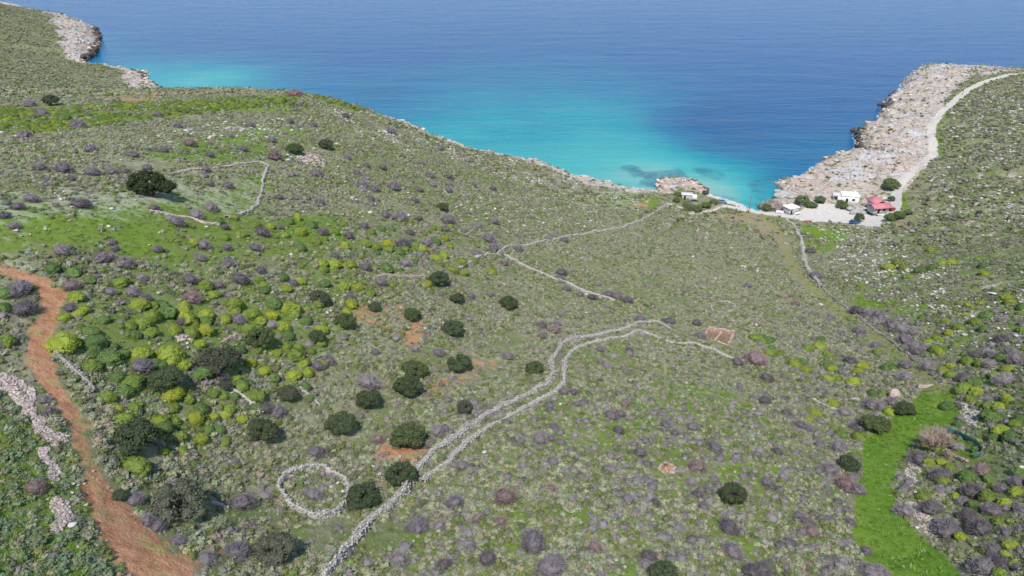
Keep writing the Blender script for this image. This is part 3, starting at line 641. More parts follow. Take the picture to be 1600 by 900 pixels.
RIGHT = topoly([(1420,330),(1480,150),(1700,110),(1700,1000),(1520,900),(1480,600),(1300,440)])
def make_scrub():
    protos = [cushion(5, 230, 1, .15) for _ in range(7)] + [cushion(4, 70, 1, .22) for _ in range(4)] + [cushion(3, 40, 1, .28) for _ in range(3)]
    P = []; S = []; T = []; K = []
    for (r0, r1, dens, sz, k0, k1) in [(22, 72, 6.5, (.20, .56), 0, 7), (72, 135, 4.6, (.19, .52), 0, 7), (135, 250, 2.6, (.22, .60), 7, 11), (250, 1050, .6, (.35, 1.1), 11, 14)]:
        A = R(118) / 2 * (r1 * r1 - r0 * r0); n = int(A * dens * 1.0); x, y = wedge(n, r0, r1)
        h, d, rock, mk = field_at(x, y)
        g = mk['grass']; cl = fbm(x, y, 6, 3, 81); cl2 = fbm(x, y, 22, 3, 83)
        p = .86 + .9 * cl - np.clip(g - .38, 0, 1) * 1.15 + .8 * cl * np.clip(g, 0, 1)
        low = region(x, y, LOWER_MID, 3, 1, 3); p = np.maximum(p, low * (.78 + .8 * cl))
        ll = region(x, y, LEFT_LOW, 1, 1, 1); p = np.maximum(p, ll * (1.0 + .4 * cl))
        me_ = region(x, y, MEADOW, 4, 1, 4); p = p * (1 - .82 * me_)
        p = p * (1 - np.clip(mk['rock'] * 1.3 - .1, 0, 1) * .88) * (1 - sstep(.25, .6, mk['red']) * .85) * (1 - sstep(.2, .5, mk['gravel'])) * (1 - sstep(.1, .5, mk['field'])) * (1 - .75 * sstep(.3, .8, mk['brown']))
        p = p * (1 - .8 * strip(x, y, PATH, 1.8, .5, 9, .4)) * (1 - region(x, y, TRACK, .4, 1, .3))
        ok = (d > 1.2) & (rng.uniform(0, 1, n) < p) & clear_of(x, y)
        x, y, h, g, cl, cl2, low, ll, me_, rk = (q[ok] for q in (x, y, h, g, cl, cl2, low, ll, me_, mk['rock'])); n = len(x)
        s = (sz[0] + (sz[1] - sz[0]) * rng.uniform(0, 1, n) ** 1.4 * 1.15) * (1 + .45 * cl) * (1 - .15 * ll)
        grey = np.array([.24, .236, .155]); green = np.array([.135, .165, .05]); mauve = np.array([.19, .172, .168]); sage = np.array([.262, .27, .17]); blue = np.array([.145, .195, .10]); dark = np.array([.11, .12, .075])
        cen = region(x, y, CENTRE, 5, 1, 4)
        wt = np.stack([.55 + 0 * x + .3 * cen, .22 + .5 * np.clip(g, 0, 1) + .9 * np.clip(cl2, 0, 1), .10 + .35 * np.clip(fbm(x, y, 9, 3, 91), 0, 1) + .2 * low, .30 + .35 * low + .2 * cen, 1.3 * ll, .12 + .25 * np.clip(-cl2, 0, 1)], 1)
        rt = region(x, y, RIGHT, 12, 1, 8); wt[:, 5] += .7 * rt; wt[:, 2] += .35 * rt; wt[:, 3] *= 1 - .6 * rt
        wt[:, 0] *= 1 - .7 * ll; wt[:, 2] *= 1 - .7 * ll
        wt /= wt.sum(1)[:, None]; u = rng.uniform(0, 1, n)[:, None]; ki = (u > np.cumsum(wt, 1)).sum(1)
        c = np.stack([grey, green, mauve, sage, blue, dark])[np.minimum(ki, 5)] * rng.uniform(.8, 1.22, (n, 1)) * (1 + .12 * rng.normal(0, .5, (n, 3)))
        P.append(np.stack([x, y, h - .06], 1)); S.append(np.stack([s, s, s * rng.uniform(.65, 1.05, n)], 1)); T.append(c); K.append(rng.integers(k0, k1, n))
    P, S, T, K = map(np.concatenate, (P, S, T, K)); print('scrub', len(P))
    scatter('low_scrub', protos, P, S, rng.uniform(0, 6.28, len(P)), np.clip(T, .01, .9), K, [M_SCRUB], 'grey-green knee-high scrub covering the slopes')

def make_grass():
    protos = [tuft() for _ in range(4)]
    n = 82000; x, y = wedge(n, 30, 190); h, d, rock, mk = field_at(x, y); g = mk['grass']
    ok = (d > 2) & (rng.uniform(0, 1, n) < (g - .3) * 1.3 + .25 * fbm(x, y, 3, 3, 97)) & (mk['red'] < .4) & (mk['gravel'] < .3) & (region(x, y, TRACK, .3, 1) < .2)
    x, y, h = x[ok], y[ok], h[ok]; n = len(x); print('grass', n)
    s = rng.uniform(.25, .55, n); c = np.array([.12, .21, .025]) * rng.uniform(.65, 1.25, (n, 1)) * np.array([1, 1, 1]) + np.where(rng.uniform(0, 1, n) < .08, .12, 0)[:, None] * [1., .9, .8]
    scatter('grass', protos, np.stack([x, y, h - .02], 1), np.stack([s, s, s * .6], 1), rng.uniform(0, 6.28, n), c, rng.integers(0, 4, n), [M_SCRUB], 'fresh green grass growing in the hollows and meadow')

def make_rocks():
    protos = [boulder(1) for _ in range(6)] + [boulder(2) for _ in range(4)]
    P = []; S = []; T = []; K = []
    # loose white stones in the scrub
    for r0, r1, n, s0, s1 in [(30, 140, 30000, .10, .34), (140, 300, 49000, .16, .55), (300, 640, 40000, .3, .95)]:
        x, y = wedge(n, r0, r1); h, d, rock, mk = field_at(x, y); w_ = white_at(x, y) + .25 * sstep(.3, .8, rock)
        cl = fbm(x, y, 3.5, 3, 101)
        ok = (d > 1) & (rng.uniform(0, 1, n) < w_ * (.6 + 1.8 * cl)) & (mk['gravel'] < .3) & (mk['field'] < .3) & clear_of(x, y)
        x, y, h = x[ok], y[ok], h[ok]; n = len(x); s = (rng.uniform(0, 1, n) ** 2.4 * (s1 - s0) + s0) * (1 - .6 * region(x, y, TRACK, .5, 1))
        P.append(np.stack([x, y, h + s * .12 + .07], 1)); S.append(np.stack([s, s, s * rng.uniform(.5, .9, n)], 1)); T.append(np.array([.37, .352, .325]) * rng.uniform(.75, 1.2, (n, 1))); K.append(rng.integers(0, 6, n))
    P2, S2, T2, K2 = map(np.concatenate, (P, S, T, K)); print('stones', len(P2))
    scatter('loose_stones', protos, P2, S2, rng.uniform(0, 6.28, len(P2)), T2, K2, [M_STONE], 'pale limestone stones strewn through the scrub')
    # broken limestone of the shore
    P = []; S = []; T = []; K = []
    for r0, r1, n, s0, s1 in [(240, 430, 58000, .25, 1.5), (430, 1000, 82000, .4, 2.4)]:
        x, y = wedge(n, r0, r1); h, d, rock, mk = field_at(x, y)
        edge = np.exp(-np.abs(d - 1.) / 3.5)
        p = sstep(.35, .9, rock) * (.02 + .26 * np.clip(fbm(x, y, 9, 3, 111) + .3, 0, 1)) + .8 * edge * (rock > .1)
        ok = (d > -1.6) & (rng.uniform(0, 1, n) < p) & (mk['gravel'] < .25) & clear_of(x, y)
        x, y, h, d, edge = x[ok], y[ok], h[ok], d[ok], edge[ok]; n = len(x)
        s = (rng.uniform(0, 1, n) ** 3.0 * (s1 - s0) + s0) * (1 - .35 * (edge < .2))
        c = np.array([.45, .375, .315]) * rng.uniform(.72, 1.2, (n, 1)); pk = fbm(x, y, 12, 3, 115) > .28; c[pk] *= [1.0, .88, .80]
        wetm = (h < .9 + .7 * rng.uniform(-1, 1, n)); c[wetm] *= .22
        P.append(np.stack([x, y, h + s * .05], 1)); S.append(np.stack([s, s, s * rng.uniform(.45, .9, n)], 1)); T.append(c); K.append(rng.integers(6, 10, n))
    P2, S2, T2, K2 = map(np.concatenate, (P, S, T, K)); print('shore', len(P2))
    scatter('shore_rocks', protos, P2, S2, rng.uniform(0, 6.28, len(P2)), T2, K2, [M_STONE], 'broken pinkish grey limestone along the shore')

def make_small_shrubs():
    """mauve thorn and green spurge seedlings, past counting"""
    mv = []
    for i in range(4):
        mb = MB(); lump(mb, (0, 0, .2), (.7, .7, .5), 1, .35, 2., (0, .3)); k = 240; D_ = dirs(k, 0); P = D_ * rng.uniform(.7, 1.05, (k, 1)) * [1, 1, .85]
        u = rng.normal(0, 1, (k, 3)); u /= np.linalg.norm(u, axis=1)[:, None]; o = D_ * .16 + rng.normal(0, .08, (k, 3)); V = np.stack([P - u * .03, P + u * .03, P + o], 1).reshape(-1, 3)
        mb.add(V, np.arange(k * 3).reshape(-1, 3), rng.uniform(.4, 1, k)); q = mb.arrays(); mv.append((*q, 0))
    LR = topoly([(1230,470),(1700,480),(1700,1000),(1300,1000),(1340,800),(1200,640)]); LM = topoly([(640,640),(1250,600),(1360,760),(1340,1000),(560,1000)]); UM = topoly([(420,170),(760,230),(1000,340),(700,420),(430,330)]); TR = topoly([(-100,430),(60,470),(40,600),(-100,600)])
    GULLY = topoly([(1330,475),(1400,490),(1480,560),(1500,600),(1440,600),(1390,560),(1340,515)])
    def grow(name, n, protos, sz, cols, pf, label, r0=35, r1=330):
        x, y = wedge(n, r0, r1); h, d, rock, mk = field_at(x, y); p = pf(x, y) * (1 + 1.6 * fbm(x, y, 7, 3, 141))
        ok = (d > 3) & (rng.uniform(0, 1, n) < p) & (mk['field'] < .2) & (mk['gravel'] < .2) & (mk['red'] < .4) & clear_of(x, y) & (region(x, y, TRACK, .3, 1) < .3) & (strip(x, y, PATH, 1.8, .5) < .3)
        x, y, h = x[ok], y[ok], h[ok]; n = len(x); print(name, n); s = rng.uniform(*sz, n)
        c = np.array(cols)[rng.integers(0, len(cols), n)] * rng.uniform(.85, 1.15, (n, 1))
        scatter(name, protos, np.stack([x, y, h - .05], 1), np.stack([s * rng.uniform(.8, 1.4, n), s, s * rng.uniform(.85, 1.35, n)], 1), rng.uniform(0, 6.28, n), c, rng.integers(0, len(protos), n), [M_SCRUB], label)
    grow('small_thorn_shrubs', 28000, mv, (.35, .85), [(.19, .170, .176), (.15, .135, .142), (.235, .21, .21)], lambda x, y: .02 + .42 * region(x, y, LR, 5, 1, 5) + .9 * region(x, y, GULLY, 3, 1, 2) + .42 * region(x, y, LM, 5, 1, 5) * (.5 + 1.5 * np.clip(fbm(x, y, 16, 3, 151) + .2, 0, 1)) + .10 * region(x, y, UM, 5, 1, 5) + .25 * region(x, y, TR, 2, 1, 2), 'small mauve-grey thorn shrubs dotted through the scrub')
    gr = []
    for i in range(4):
        mb = MB(); lump(mb, (0, 0, .15), (1, 1, .75), 2, .12, 3.5, (.2, .7)); D_ = dirs(160, 0); leaves(mb, D_ * [1, 1, .75] + [0, 0, .15], D_, .16, (.4, 1), .6); gr.append((*mb.arrays(), 0))
    SP = topoly([(100,470),(330,430),(560,340),(720,350),(760,410),(620,440),(480,620),(300,720),(180,680),(130,560)]); RR = topoly([(1160,520),(1330,540),(1450,500),(1700,380),(1700,900),(1520,880),(1440,700),(1260,620)])
    grow('small_spurges', 10500, gr, (.30, .72), [(.075, .115, .026), (.105, .145, .022), (.06, .095, .03)], lambda x, y: .004 + .22 * region(x, y, SP, 4, 1, 4) + .22 * region(x, y, RR, 5, 1, 5), 'small green spurge cushions growing between the larger domes')

# ------------------------------------------------------------------ naming one plant among its like
MARKS = [("the big stone ring",490,770),("the small far stone ring",1130,480),("the roofless orange ruin",1122,530),("the little orange pit",1042,733),("the bare twiggy tree",1455,690),
 ("the white boulder by the green field",1396,612),("the green netting fence",1512,700),("the bend of the double walls",865,575),("the top end of the double walls",1010,508),("the fork of the double walls",645,757),
 ("the big lone tree on the meadow",235,290),("the upper bend of the red track",85,450),("the narrow waist of the red track",62,540),("the middle of the red track",135,680),("the wide lower end of the red track",230,860),
 ("the corner of the meadow wall",417,262),("the pink rocks on the left slope",480,250),("the junction of the far walls",776,397),("the shoreward end of the long wall",1043,320),("the lower end of the diagonal wall",933,463),
 ("the crooked wall below the beach",1256,397),("the top of the bright green field",1470,608),("the foot of the bright green field",1420,890),("the pale rubble bank beside the green field",1440,815),("the bend in the grassy path",1333,500),
 ("the short grey wall stub in the scrub",385,628),("the reddish low wall",622,434),("the paired small wall at the meadow foot",300,344),("the lowest pale rubble heap",100,810),("the pale slab among spurges",285,528),
 ("the faint wall by the track",120,570),("the double walls halfway up",760,655),("the bottom left corner",0,900),("the bottom right corner",1600,900),("the middle of the bottom edge",800,900),("the right edge at mid height",1600,470),("the left edge at mid height",0,350)]
USED = {}
def where(px, py):
    k = min(range(len(MARKS)), key=lambda i: math.hypot(MARKS[i][1] - px, (MARKS[i][2] - py) * 1.3))
    n, mx, my = MARKS[k]; dx, dy = px - mx, (my - py) * 1.3
    a = math.degrees(math.atan2(dy, dx)) % 360
    rel = ['right of', 'upper-right of', 'above', 'upper-left of', 'left of', 'lower-left of', 'below', 'lower-right of'][int(((a + 22.5) % 360) // 45)]
    return k, rel, math.hypot(dx, dy)
ORD = ['nearest', 'second nearest', 'third nearest', 'fourth nearest', 'fifth nearest', 'sixth nearest', 'seventh nearest', 'eighth nearest', 'ninth nearest', 'tenth nearest'] + [f'{n}th nearest' for n in range(11, 60)]
def label_all(noun, items):
    """items: (object, px, py, look). Gives each its own label: look + rank + relation to the nearest landmark"""
    b = {}
    for it in items:
        k, rel, dd = where(it[1], it[2]); b.setdefault((it[3], k, rel), []).append((dd, it))
    for (look, k, rel), L in b.items():
        L.sort(key=lambda q: q[0])
        for i, (dd, it) in enumerate(L):
            it[0]['label'] = f"{look} {noun} {rel} {MARKS[k][0]}" if len(L) == 1 else f"{look} {noun} {rel} {MARKS[k][0]}, {ORD[i]}"

# ------------------------------------------------------------------ evergreen trees of the old grove
def tree_proto(wd_, ht, n, dense=1.0, seed=0):
    """crown of many leaf sprays round bushy boughs, reaching close to the ground; trunk with limbs"""
    tr = MB(); cr = MB(); k = int(rng.integers(2, 4)); cen = []
    for i in range(k):
        a = rng.uniform(0, 6.28); bx, by = .12 * math.cos(a), .12 * math.sin(a)
        ex, ey = rng.normal(0, .18) , rng.normal(0, .18)
        tr.tube((bx, by, -.3), (ex * .5 + bx, ey * .5 + by, ht * .32), .15, .10, 7); 
        for j in range(5):
            a2 = rng.uniform(0, 6.28); r2 = wd_ * rng.uniform(.2, .42); z2 = ht * rng.uniform(.4, .8)
            tr.tube((ex * .5 + bx, ey * .5 + by, ht * .30), (r2 * math.cos(a2), r2 * math.sin(a2), z2), .07, .02, 5)
    for i in range(n):
        v = dirs(1, -.25)[0]; q = rng.uniform(.50, 1.0) ** .6
        c = np.array([v[0] * wd_ * .39 * q, v[1] * wd_ * .39 * q, ht * (.44 + .40 * v[2] * q)])
        r = wd_ * rng.uniform(.08, .17)
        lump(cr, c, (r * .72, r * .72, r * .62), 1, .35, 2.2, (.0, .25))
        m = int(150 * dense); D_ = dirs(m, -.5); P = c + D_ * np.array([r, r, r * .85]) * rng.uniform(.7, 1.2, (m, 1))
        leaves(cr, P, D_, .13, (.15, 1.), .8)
    return tr.mesh('trunk', M_BARK), cr.mesh('crown', M_TREE)
TREE_P = [tree_proto(1, 1, 1)] and [tree_proto(5., 2.9, 46), tree_proto(5., 3.2, 52), tree_proto(5., 2.6, 40), tree_proto(5., 3.4, 44), tree_proto(5., 3.0, 38, .8)]
def big_tree():
    tr = MB(); cr = MB()
    for i in range(4):
        a = i * 1.6; tr.tube((.3 * math.cos(a), .3 * math.sin(a), -.3), (1.6 * math.cos(a), 1.6 * math.sin(a), 2.2), .25, .12, 7)
    for i in range(120):
        v = dirs(1, -.3)[0]; q = rng.uniform(.6, 1.0) ** .5; side = 1 if i < 88 else 0
        w_, h_ = (3.5, 2.35) if side else (2.2, 1.5)
        c = np.array([v[0] * w_ * q - (.7 if side else -2.6), v[1] * w_ * q * .9, (2.5 if side else 1.7) + v[2] * h_ * q]); r = rng.uniform(.45, .85)
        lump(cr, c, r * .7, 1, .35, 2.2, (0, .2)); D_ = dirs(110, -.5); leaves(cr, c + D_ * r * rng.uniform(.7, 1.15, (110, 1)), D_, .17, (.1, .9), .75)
    return tr.mesh('trunk', M_BARK), cr.mesh('crown', M_TREE)
RC = {}
def prefetch(L):
    L = [q for q in L if q not in RC]
    if L:
        a = np.array(L, float); r = ray(a[:, 0], a[:, 1])
        for i, q in enumerate(L): RC[q] = tuple(float(v[i]) for v in r)
def cray(px, py):
    k = (float(px), float(py)); prefetch([k]); return RC[k]
def px_to_m(w_, t): return w_ * t / FPX
def put_tree(px, py, w_, proto, colr, look, hgt=1., noun='evergreen tree', foot=.30, cat='tree', name='evergreen_tree'):
    x, y, z, t = cray(px, py + foot * w_); t = math.sqrt(x * x + y * y + (CAM_H - z) ** 2)
    s = px_to_m(w_, t) / 5.0 * .88; root = empty(name, (x, y, z - .05), rng.uniform(0, 6.28)); root.scale = (s, s, s * hgt)
    a = link('trunk', proto[0], root); c = link('crown', proto[1], root); c.color = (*colr, 1)
    tag(root, 'x', cat, 'evergreen trees scattered over the slope'); KEEP_OFF.append((x, y, s * 1.9)); return root
TREES = [(462,231,31),(685,433,40),(714,463,31),(644,487,34),(708,507,45),(794,469,38),(540,498,40),(585,475,27),(497,524,32),(408,525,50),(345,556,72),(262,586,64),(648,569,52),(638,599,52),(718,562,50),(834,570,36),
 (578,621,47),(535,655,58),(638,676,62),(628,736,56),(566,768,62),(726,634,32),(412,666,58),(218,680,74),(283,776,104),(430,848,86),(1142,768,48),(1365,657,50),(1412,636,34),(1325,722,36),(692,321,24),(82,157,26),(500,460,40),(510,224,28),(1035,888,50),(188,770,26),(352,600,26),(450,610,40),(700,700,0),(365,455,0),(1390,285,22)]
DARK = (.052, .070, .034); GREYG = (.062, .068, .044); MID = (.066, .088, .034)
def make_trees():
    items = []
    for i, (px, py, w_) in enumerate(TREES):
        if not w_: continue
        c, look = (DARK, 'dark green') if i % 3 else (MID, 'deep green')
        if (px, py) in ((500,460),(510,224),(726,634),(450,610),(430,848),(283,776),(345,556),(352,600)): c, look = GREYG, 'dull grey-green'
        if (px, py) in ((430,848),(283,776)): w_ *= .86; c = (.085, .09, .062)
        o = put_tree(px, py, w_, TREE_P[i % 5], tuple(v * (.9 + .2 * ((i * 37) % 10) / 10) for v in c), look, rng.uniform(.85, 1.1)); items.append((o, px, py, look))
    label_all('evergreen tree', items)
    x, y, z, t = (float(q[0]) for q in ray(237, 304)); b = big_tree()
    root = empty('carob_tree', (x, y, z - .1)); s = px_to_m(62, 1.02 * math.sqrt(x * x + y * y + (CAM_H - z) ** 2)) / 9.6; root.scale = (s, s, s)
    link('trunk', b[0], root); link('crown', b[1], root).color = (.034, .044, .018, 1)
    tag(root, 'broad dark two-lobed tree standing alone on the upper left meadow', 'tree'); KEEP_OFF.append((x, y, 3.6 * s))

# ------------------------------------------------------------------ domed yellow-green spurges
def spurge_proto():
    mb = MB(); V, F = ICO[3]; s = int(rng.integers(0, 900))
    heads = dirs(90, -.2)
    dd = np.arccos(np.clip(V @ heads.T, -1, 1)).min(1)
    bum = 1 - np.clip(dd / .23, 0, 1) ** 2 * .20
    big = 1 + .16 * fbm(V[:, 0] * 1.4 + s, V[:, 1] * 1.4 + V[:, 2], 1., 2, s)
    P = V * (bum * big)[:, None]; P[:, 2] = np.where(P[:, 2] < 0, P[:, 2] * .35, P[:, 2] * .80) + .12
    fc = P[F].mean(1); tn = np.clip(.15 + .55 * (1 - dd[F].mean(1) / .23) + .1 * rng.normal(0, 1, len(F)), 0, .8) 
    mb.add(P, F, tn)
    D_ = dirs(900, -.05); j = rng.integers(0, 90, 900); H_ = heads[j] + rng.normal(0, .10, (900, 3)); H_ /= np.linalg.norm(H_, axis=1)[:, None]
    Q = H_ * rng.uniform(.95, 1.06, (900, 1)); Q[:, 2] = np.where(Q[:, 2] < 0, Q[:, 2] * .35, Q[:, 2] * .80) + .12
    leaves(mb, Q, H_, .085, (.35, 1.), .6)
    return mb.mesh('spurge_bush', M_SPURGE)
SPURGE_P = [spurge_proto() for _ in range(6)]
YL = """82 417 20,115 423 20,140 435 18,188 438 22,98 530 44,100 493 16,120 460 22,142 530 30,147 545 20,170 552 36,192 550 20,142 568 28,218 548 30,263 548 42,207 593 30,222 502 24,237 490 26,260 485 26,255 473 18,287 475 20,240 475 14,290 490 32,322 487 24,320 497 22,320 510 26,353 495 18,302 502 20,285 565 28,312 533 16,313 580 28,367 472 28,367 483 14,392 487 24,407 497 20,425 488 20,452 475 30,460 488 18,477 497 20,413 443 16,413 450 18,405 435 14,460 550 30,448 537 20,465 540 18,473 563 22,458 583 24,480 580 20,433 548 14,392 565 18,370 588 12,428 588 16,378 597 20,320 443 22,333 457 16,303 375 14,342 343 14,365 337 14,368 353 14,352 370 12,377 362 18,397 348 16,422 350 14,450 342 16,465 337 14,468 358 22,445 363 14,485 348 20,493 372 20,470 385 18,522 360 14,503 408 20,522 410 22,505 418 14,5 480 20,10 530 24,8 455 20,538 382 18,545 410 20,571 378 18,585 382 16,605 377 16,606 387 18,623 390 16,633 387 12,660 387 18,680 375 18,680 400 18,693 397 16,695 370 14,703 382 12,720 407 22,706 418 16,723 424 14,741 405 12,666 440 16,673 455 10,768 421 14,596 355 14,580 360 14,536 348 12,640 343 10,645 387 12,648 380 14,685 355 12,703 352 10,563 390 14,626 442 10,613 443 12,193 607 26,167 618 22,192 653 28,268 610 32,270 633 20,247 652 26,255 665 26,283 680 18,283 700 14,190 703 20,212 722 38,255 703 12,265 704 12,332 612 18,348 617 14,342 668 16,325 668 14,357 635 20,350 645 18,333 647 14,395 612 32,377 603 16,293 620 16,272 655 14,353 687 14,303 723 12,183 637 14,1181 525 16,1191 530 12,1201 528 14,1203 550 16,1261 541 16,1241 565 20,1253 563 14,1258 575 14,1291 567 16,1301 573 16,1333 593 20,1348 570 18,1341 578 14,1389 570 22,1371 548 12,1293 588 14,1306 588 14,1451 532 14,1466 528 16,1463 542 16,1468 548 12,1498 509 16,1483 518 12,1476 577 18,1485 583 14,1511 563 18,1531 567 14,1523 595 20,1566 558 18,1574 575 16,1508 490 8,1514 475 10,1559 467 8,1573 462 14,1579 470 12,1596 488 10,1528 403 8,1474 410 10,1486 407 12,1536 413 12,1538 425 12,1389 415 16,1401 408 14,1413 415 14,1421 430 12,1346 443 10,1438 420 14,1456 417 12,1453 388 10,1533 473 8,1493 538 12,1488 570 12,1597 513 12,1293 552 14,1280 537 18,1283 527 12,1506 605 26,1526 610 20,1516 623 14,1551 648 28,1561 632 16,1564 667 20,1579 680 22,1586 660 14,1554 682 18,1596 652 16,1391 640 16,1364 613 14,1378 612 12,1301 628 18,1273 642 18,1263 653 10,1314 675 16,1303 668 10,1341 680 18,1336 710 14,1451 720 16,1471 720 12,1443 773 20,1514 743 24,1546 745 14,1544 773 24,1494 773 10,1588 765 16,1593 735 18,1563 812 18,1545 813 10,1564 895 20"""
# colours: (tint, words)
YC = [((.165, .208, .018), 'bright yellow-green'), ((.118, .165, .02), 'yellow-green'), ((.078, .128, .026), 'leaf-green'), ((.195, .218, .014), 'yellowest')]
def put_bush(protos, name, px, py, w_, colr, zs, hi_group, cat, sink=.0):
    x, y, z, t = cray(px, py + .30 * w_); t = math.sqrt(x * x + y * y + (CAM_H - z) ** 2)
    r = max(px_to_m(w_, t) / 2, .3); o = link(name, protos[int(rng.integers(0, len(protos)))], None, (x, y, z - .08 * r))
    e_ = rng.uniform(.82, 1.28); o.scale = (r * e_, r / e_ ** .6, r * zs * rng.uniform(.85, 1.15)); o.rotation_euler = (rng.normal(0, .08), rng.normal(0, .08), rng.uniform(0, 6.28)); o.color = (*colr, 1)
    tag(o, 'x', cat, hi_group); KEEP_OFF.append((x, y, r * .85)); return o
def parse(s): return [tuple(float(q) for q in a.split()) for a in s.replace('\n', '').split(',')]
def sample_px(poly, n, wr, taken, gap=.75):
    """more plants of a patch the photo shows too small to trace one by one"""
    P = np.array(poly, float); out = []; k = 0
    while len(out) < n and k < 20000:
        k += 1; x = rng.uniform(P[:, 0].min(), P[:, 0].max()); y = rng.uniform(P[:, 1].min(), P[:, 1].max())
        if not inside(np.array([x]), np.array([y]), P)[0]: continue
        w_ = rng.uniform(*wr)
        if any(abs(x - a) < gap * (w_ + c) / 2 and abs(y - b) < gap * .7 * (w_ + c) / 2 for a, b, c in taken): continue
        taken.append((x, y, w_)); out.append((x, y, w_))
    return out
BAND = [(0,172),(80,172),(200,160),(330,156),(450,153),(540,158),(605,183),(560,176),(500,170),(420,168),(330,176),(240,186),(150,200),(60,208),(0,212)]
def make_spurges():
    L = parse(YL); taken = list(L)
    L += sample_px([(110,470),(330,440),(560,400),(620,400),(480,600),(300,700),(180,660),(150,560)], 46, (14, 26), taken, .9)
    L += sample_px([(1420,520),(1600,430),(1600,900),(1520,880),(1440,700),(1490,600)], 26, (9, 20), taken, .9)
    L += sample_px(BAND, 300 - len(L), (12, 20), taken, .45) if len(L) < 300 else []
    prefetch([(float(a), float(b + .30 * (c * 1.06))) for a, b, c in L[:300]])
    items = []
    for px, py, w_ in L[:300]:
        inband = py < 215; k = int(rng.choice(4, p=[.30, .40, .25, .05])) if not inband else int(rng.choice(4, p=[.2, .5, .3, .0]))
        c, look = YC[k]; f_ = rng.uniform(.86, 1.2); c = tuple(v * f_ for v in c); c = (c[0], c[1], c[2] + .012)
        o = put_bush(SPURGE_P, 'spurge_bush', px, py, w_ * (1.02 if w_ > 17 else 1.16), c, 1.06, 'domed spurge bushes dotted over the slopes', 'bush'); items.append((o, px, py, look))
    label_all('domed bush', items); print('spurges', len(items))

# ------------------------------------------------------------------ leafless mauve-grey thorn bushes
def thorn_proto(k=560, wid=.022):
    mb = MB(); lump(mb, (0, 0, .30), (.62, .62, .42), 2, .3, 2., (.0, .3))
    D_ = dirs(k, -.02); L_ = rng.uniform(.72, 1.08, k) * (1 + .16 * fbm(D_[:, 0] * 2 + 5, D_[:, 1] * 2 + D_[:, 2], 1., 2, int(rng.integers(0, 99))))
    tip = D_ * L_[:, None] * [1, 1, .85] + [0, 0, .08]; base = tip * rng.uniform(.25, .55, (k, 1)) + rng.normal(0, .04, (k, 3))
    u = np.cross(tip - base, rng.normal(0, 1, (k, 3))); u /= np.linalg.norm(u, axis=1)[:, None]; u *= wid
    mid = (tip + base) / 2 + rng.normal(0, .05, (k, 3))
    V = np.stack([base - u, base + u, mid + u, mid - u, tip], 1).reshape(-1, 3); b = np.arange(k)[:, None] * 5
    F = np.concatenate([b + [0, 1, 2], b + [0, 2, 3], b + [3, 2, 4]]); tn = rng.uniform(.3, 1, k)
    mb.add(V, F, np.tile(tn, 3))
    k2 = 700; D2 = dirs(k2, 0); P2 = D2 * rng.uniform(.74, 1.0, (k2, 1)) * [1, 1, .85] + [0, 0, .06]
    u2 = rng.normal(0, 1, (k2, 3)); u2 /= np.linalg.norm(u2, axis=1)[:, None]; o2 = D2 * .10 + rng.normal(0, .05, (k2, 3))
    V = np.stack([P2 - u2 * .018, P2 + u2 * .018, P2 + o2], 1).reshape(-1, 3); mb.add(V, np.arange(k2 * 3).reshape(-1, 3), rng.uniform(.4, 1, k2))
    return mb.mesh('thorn_bush', M_THORN)
THORN_P = [thorn_proto() for _ in range(6)]
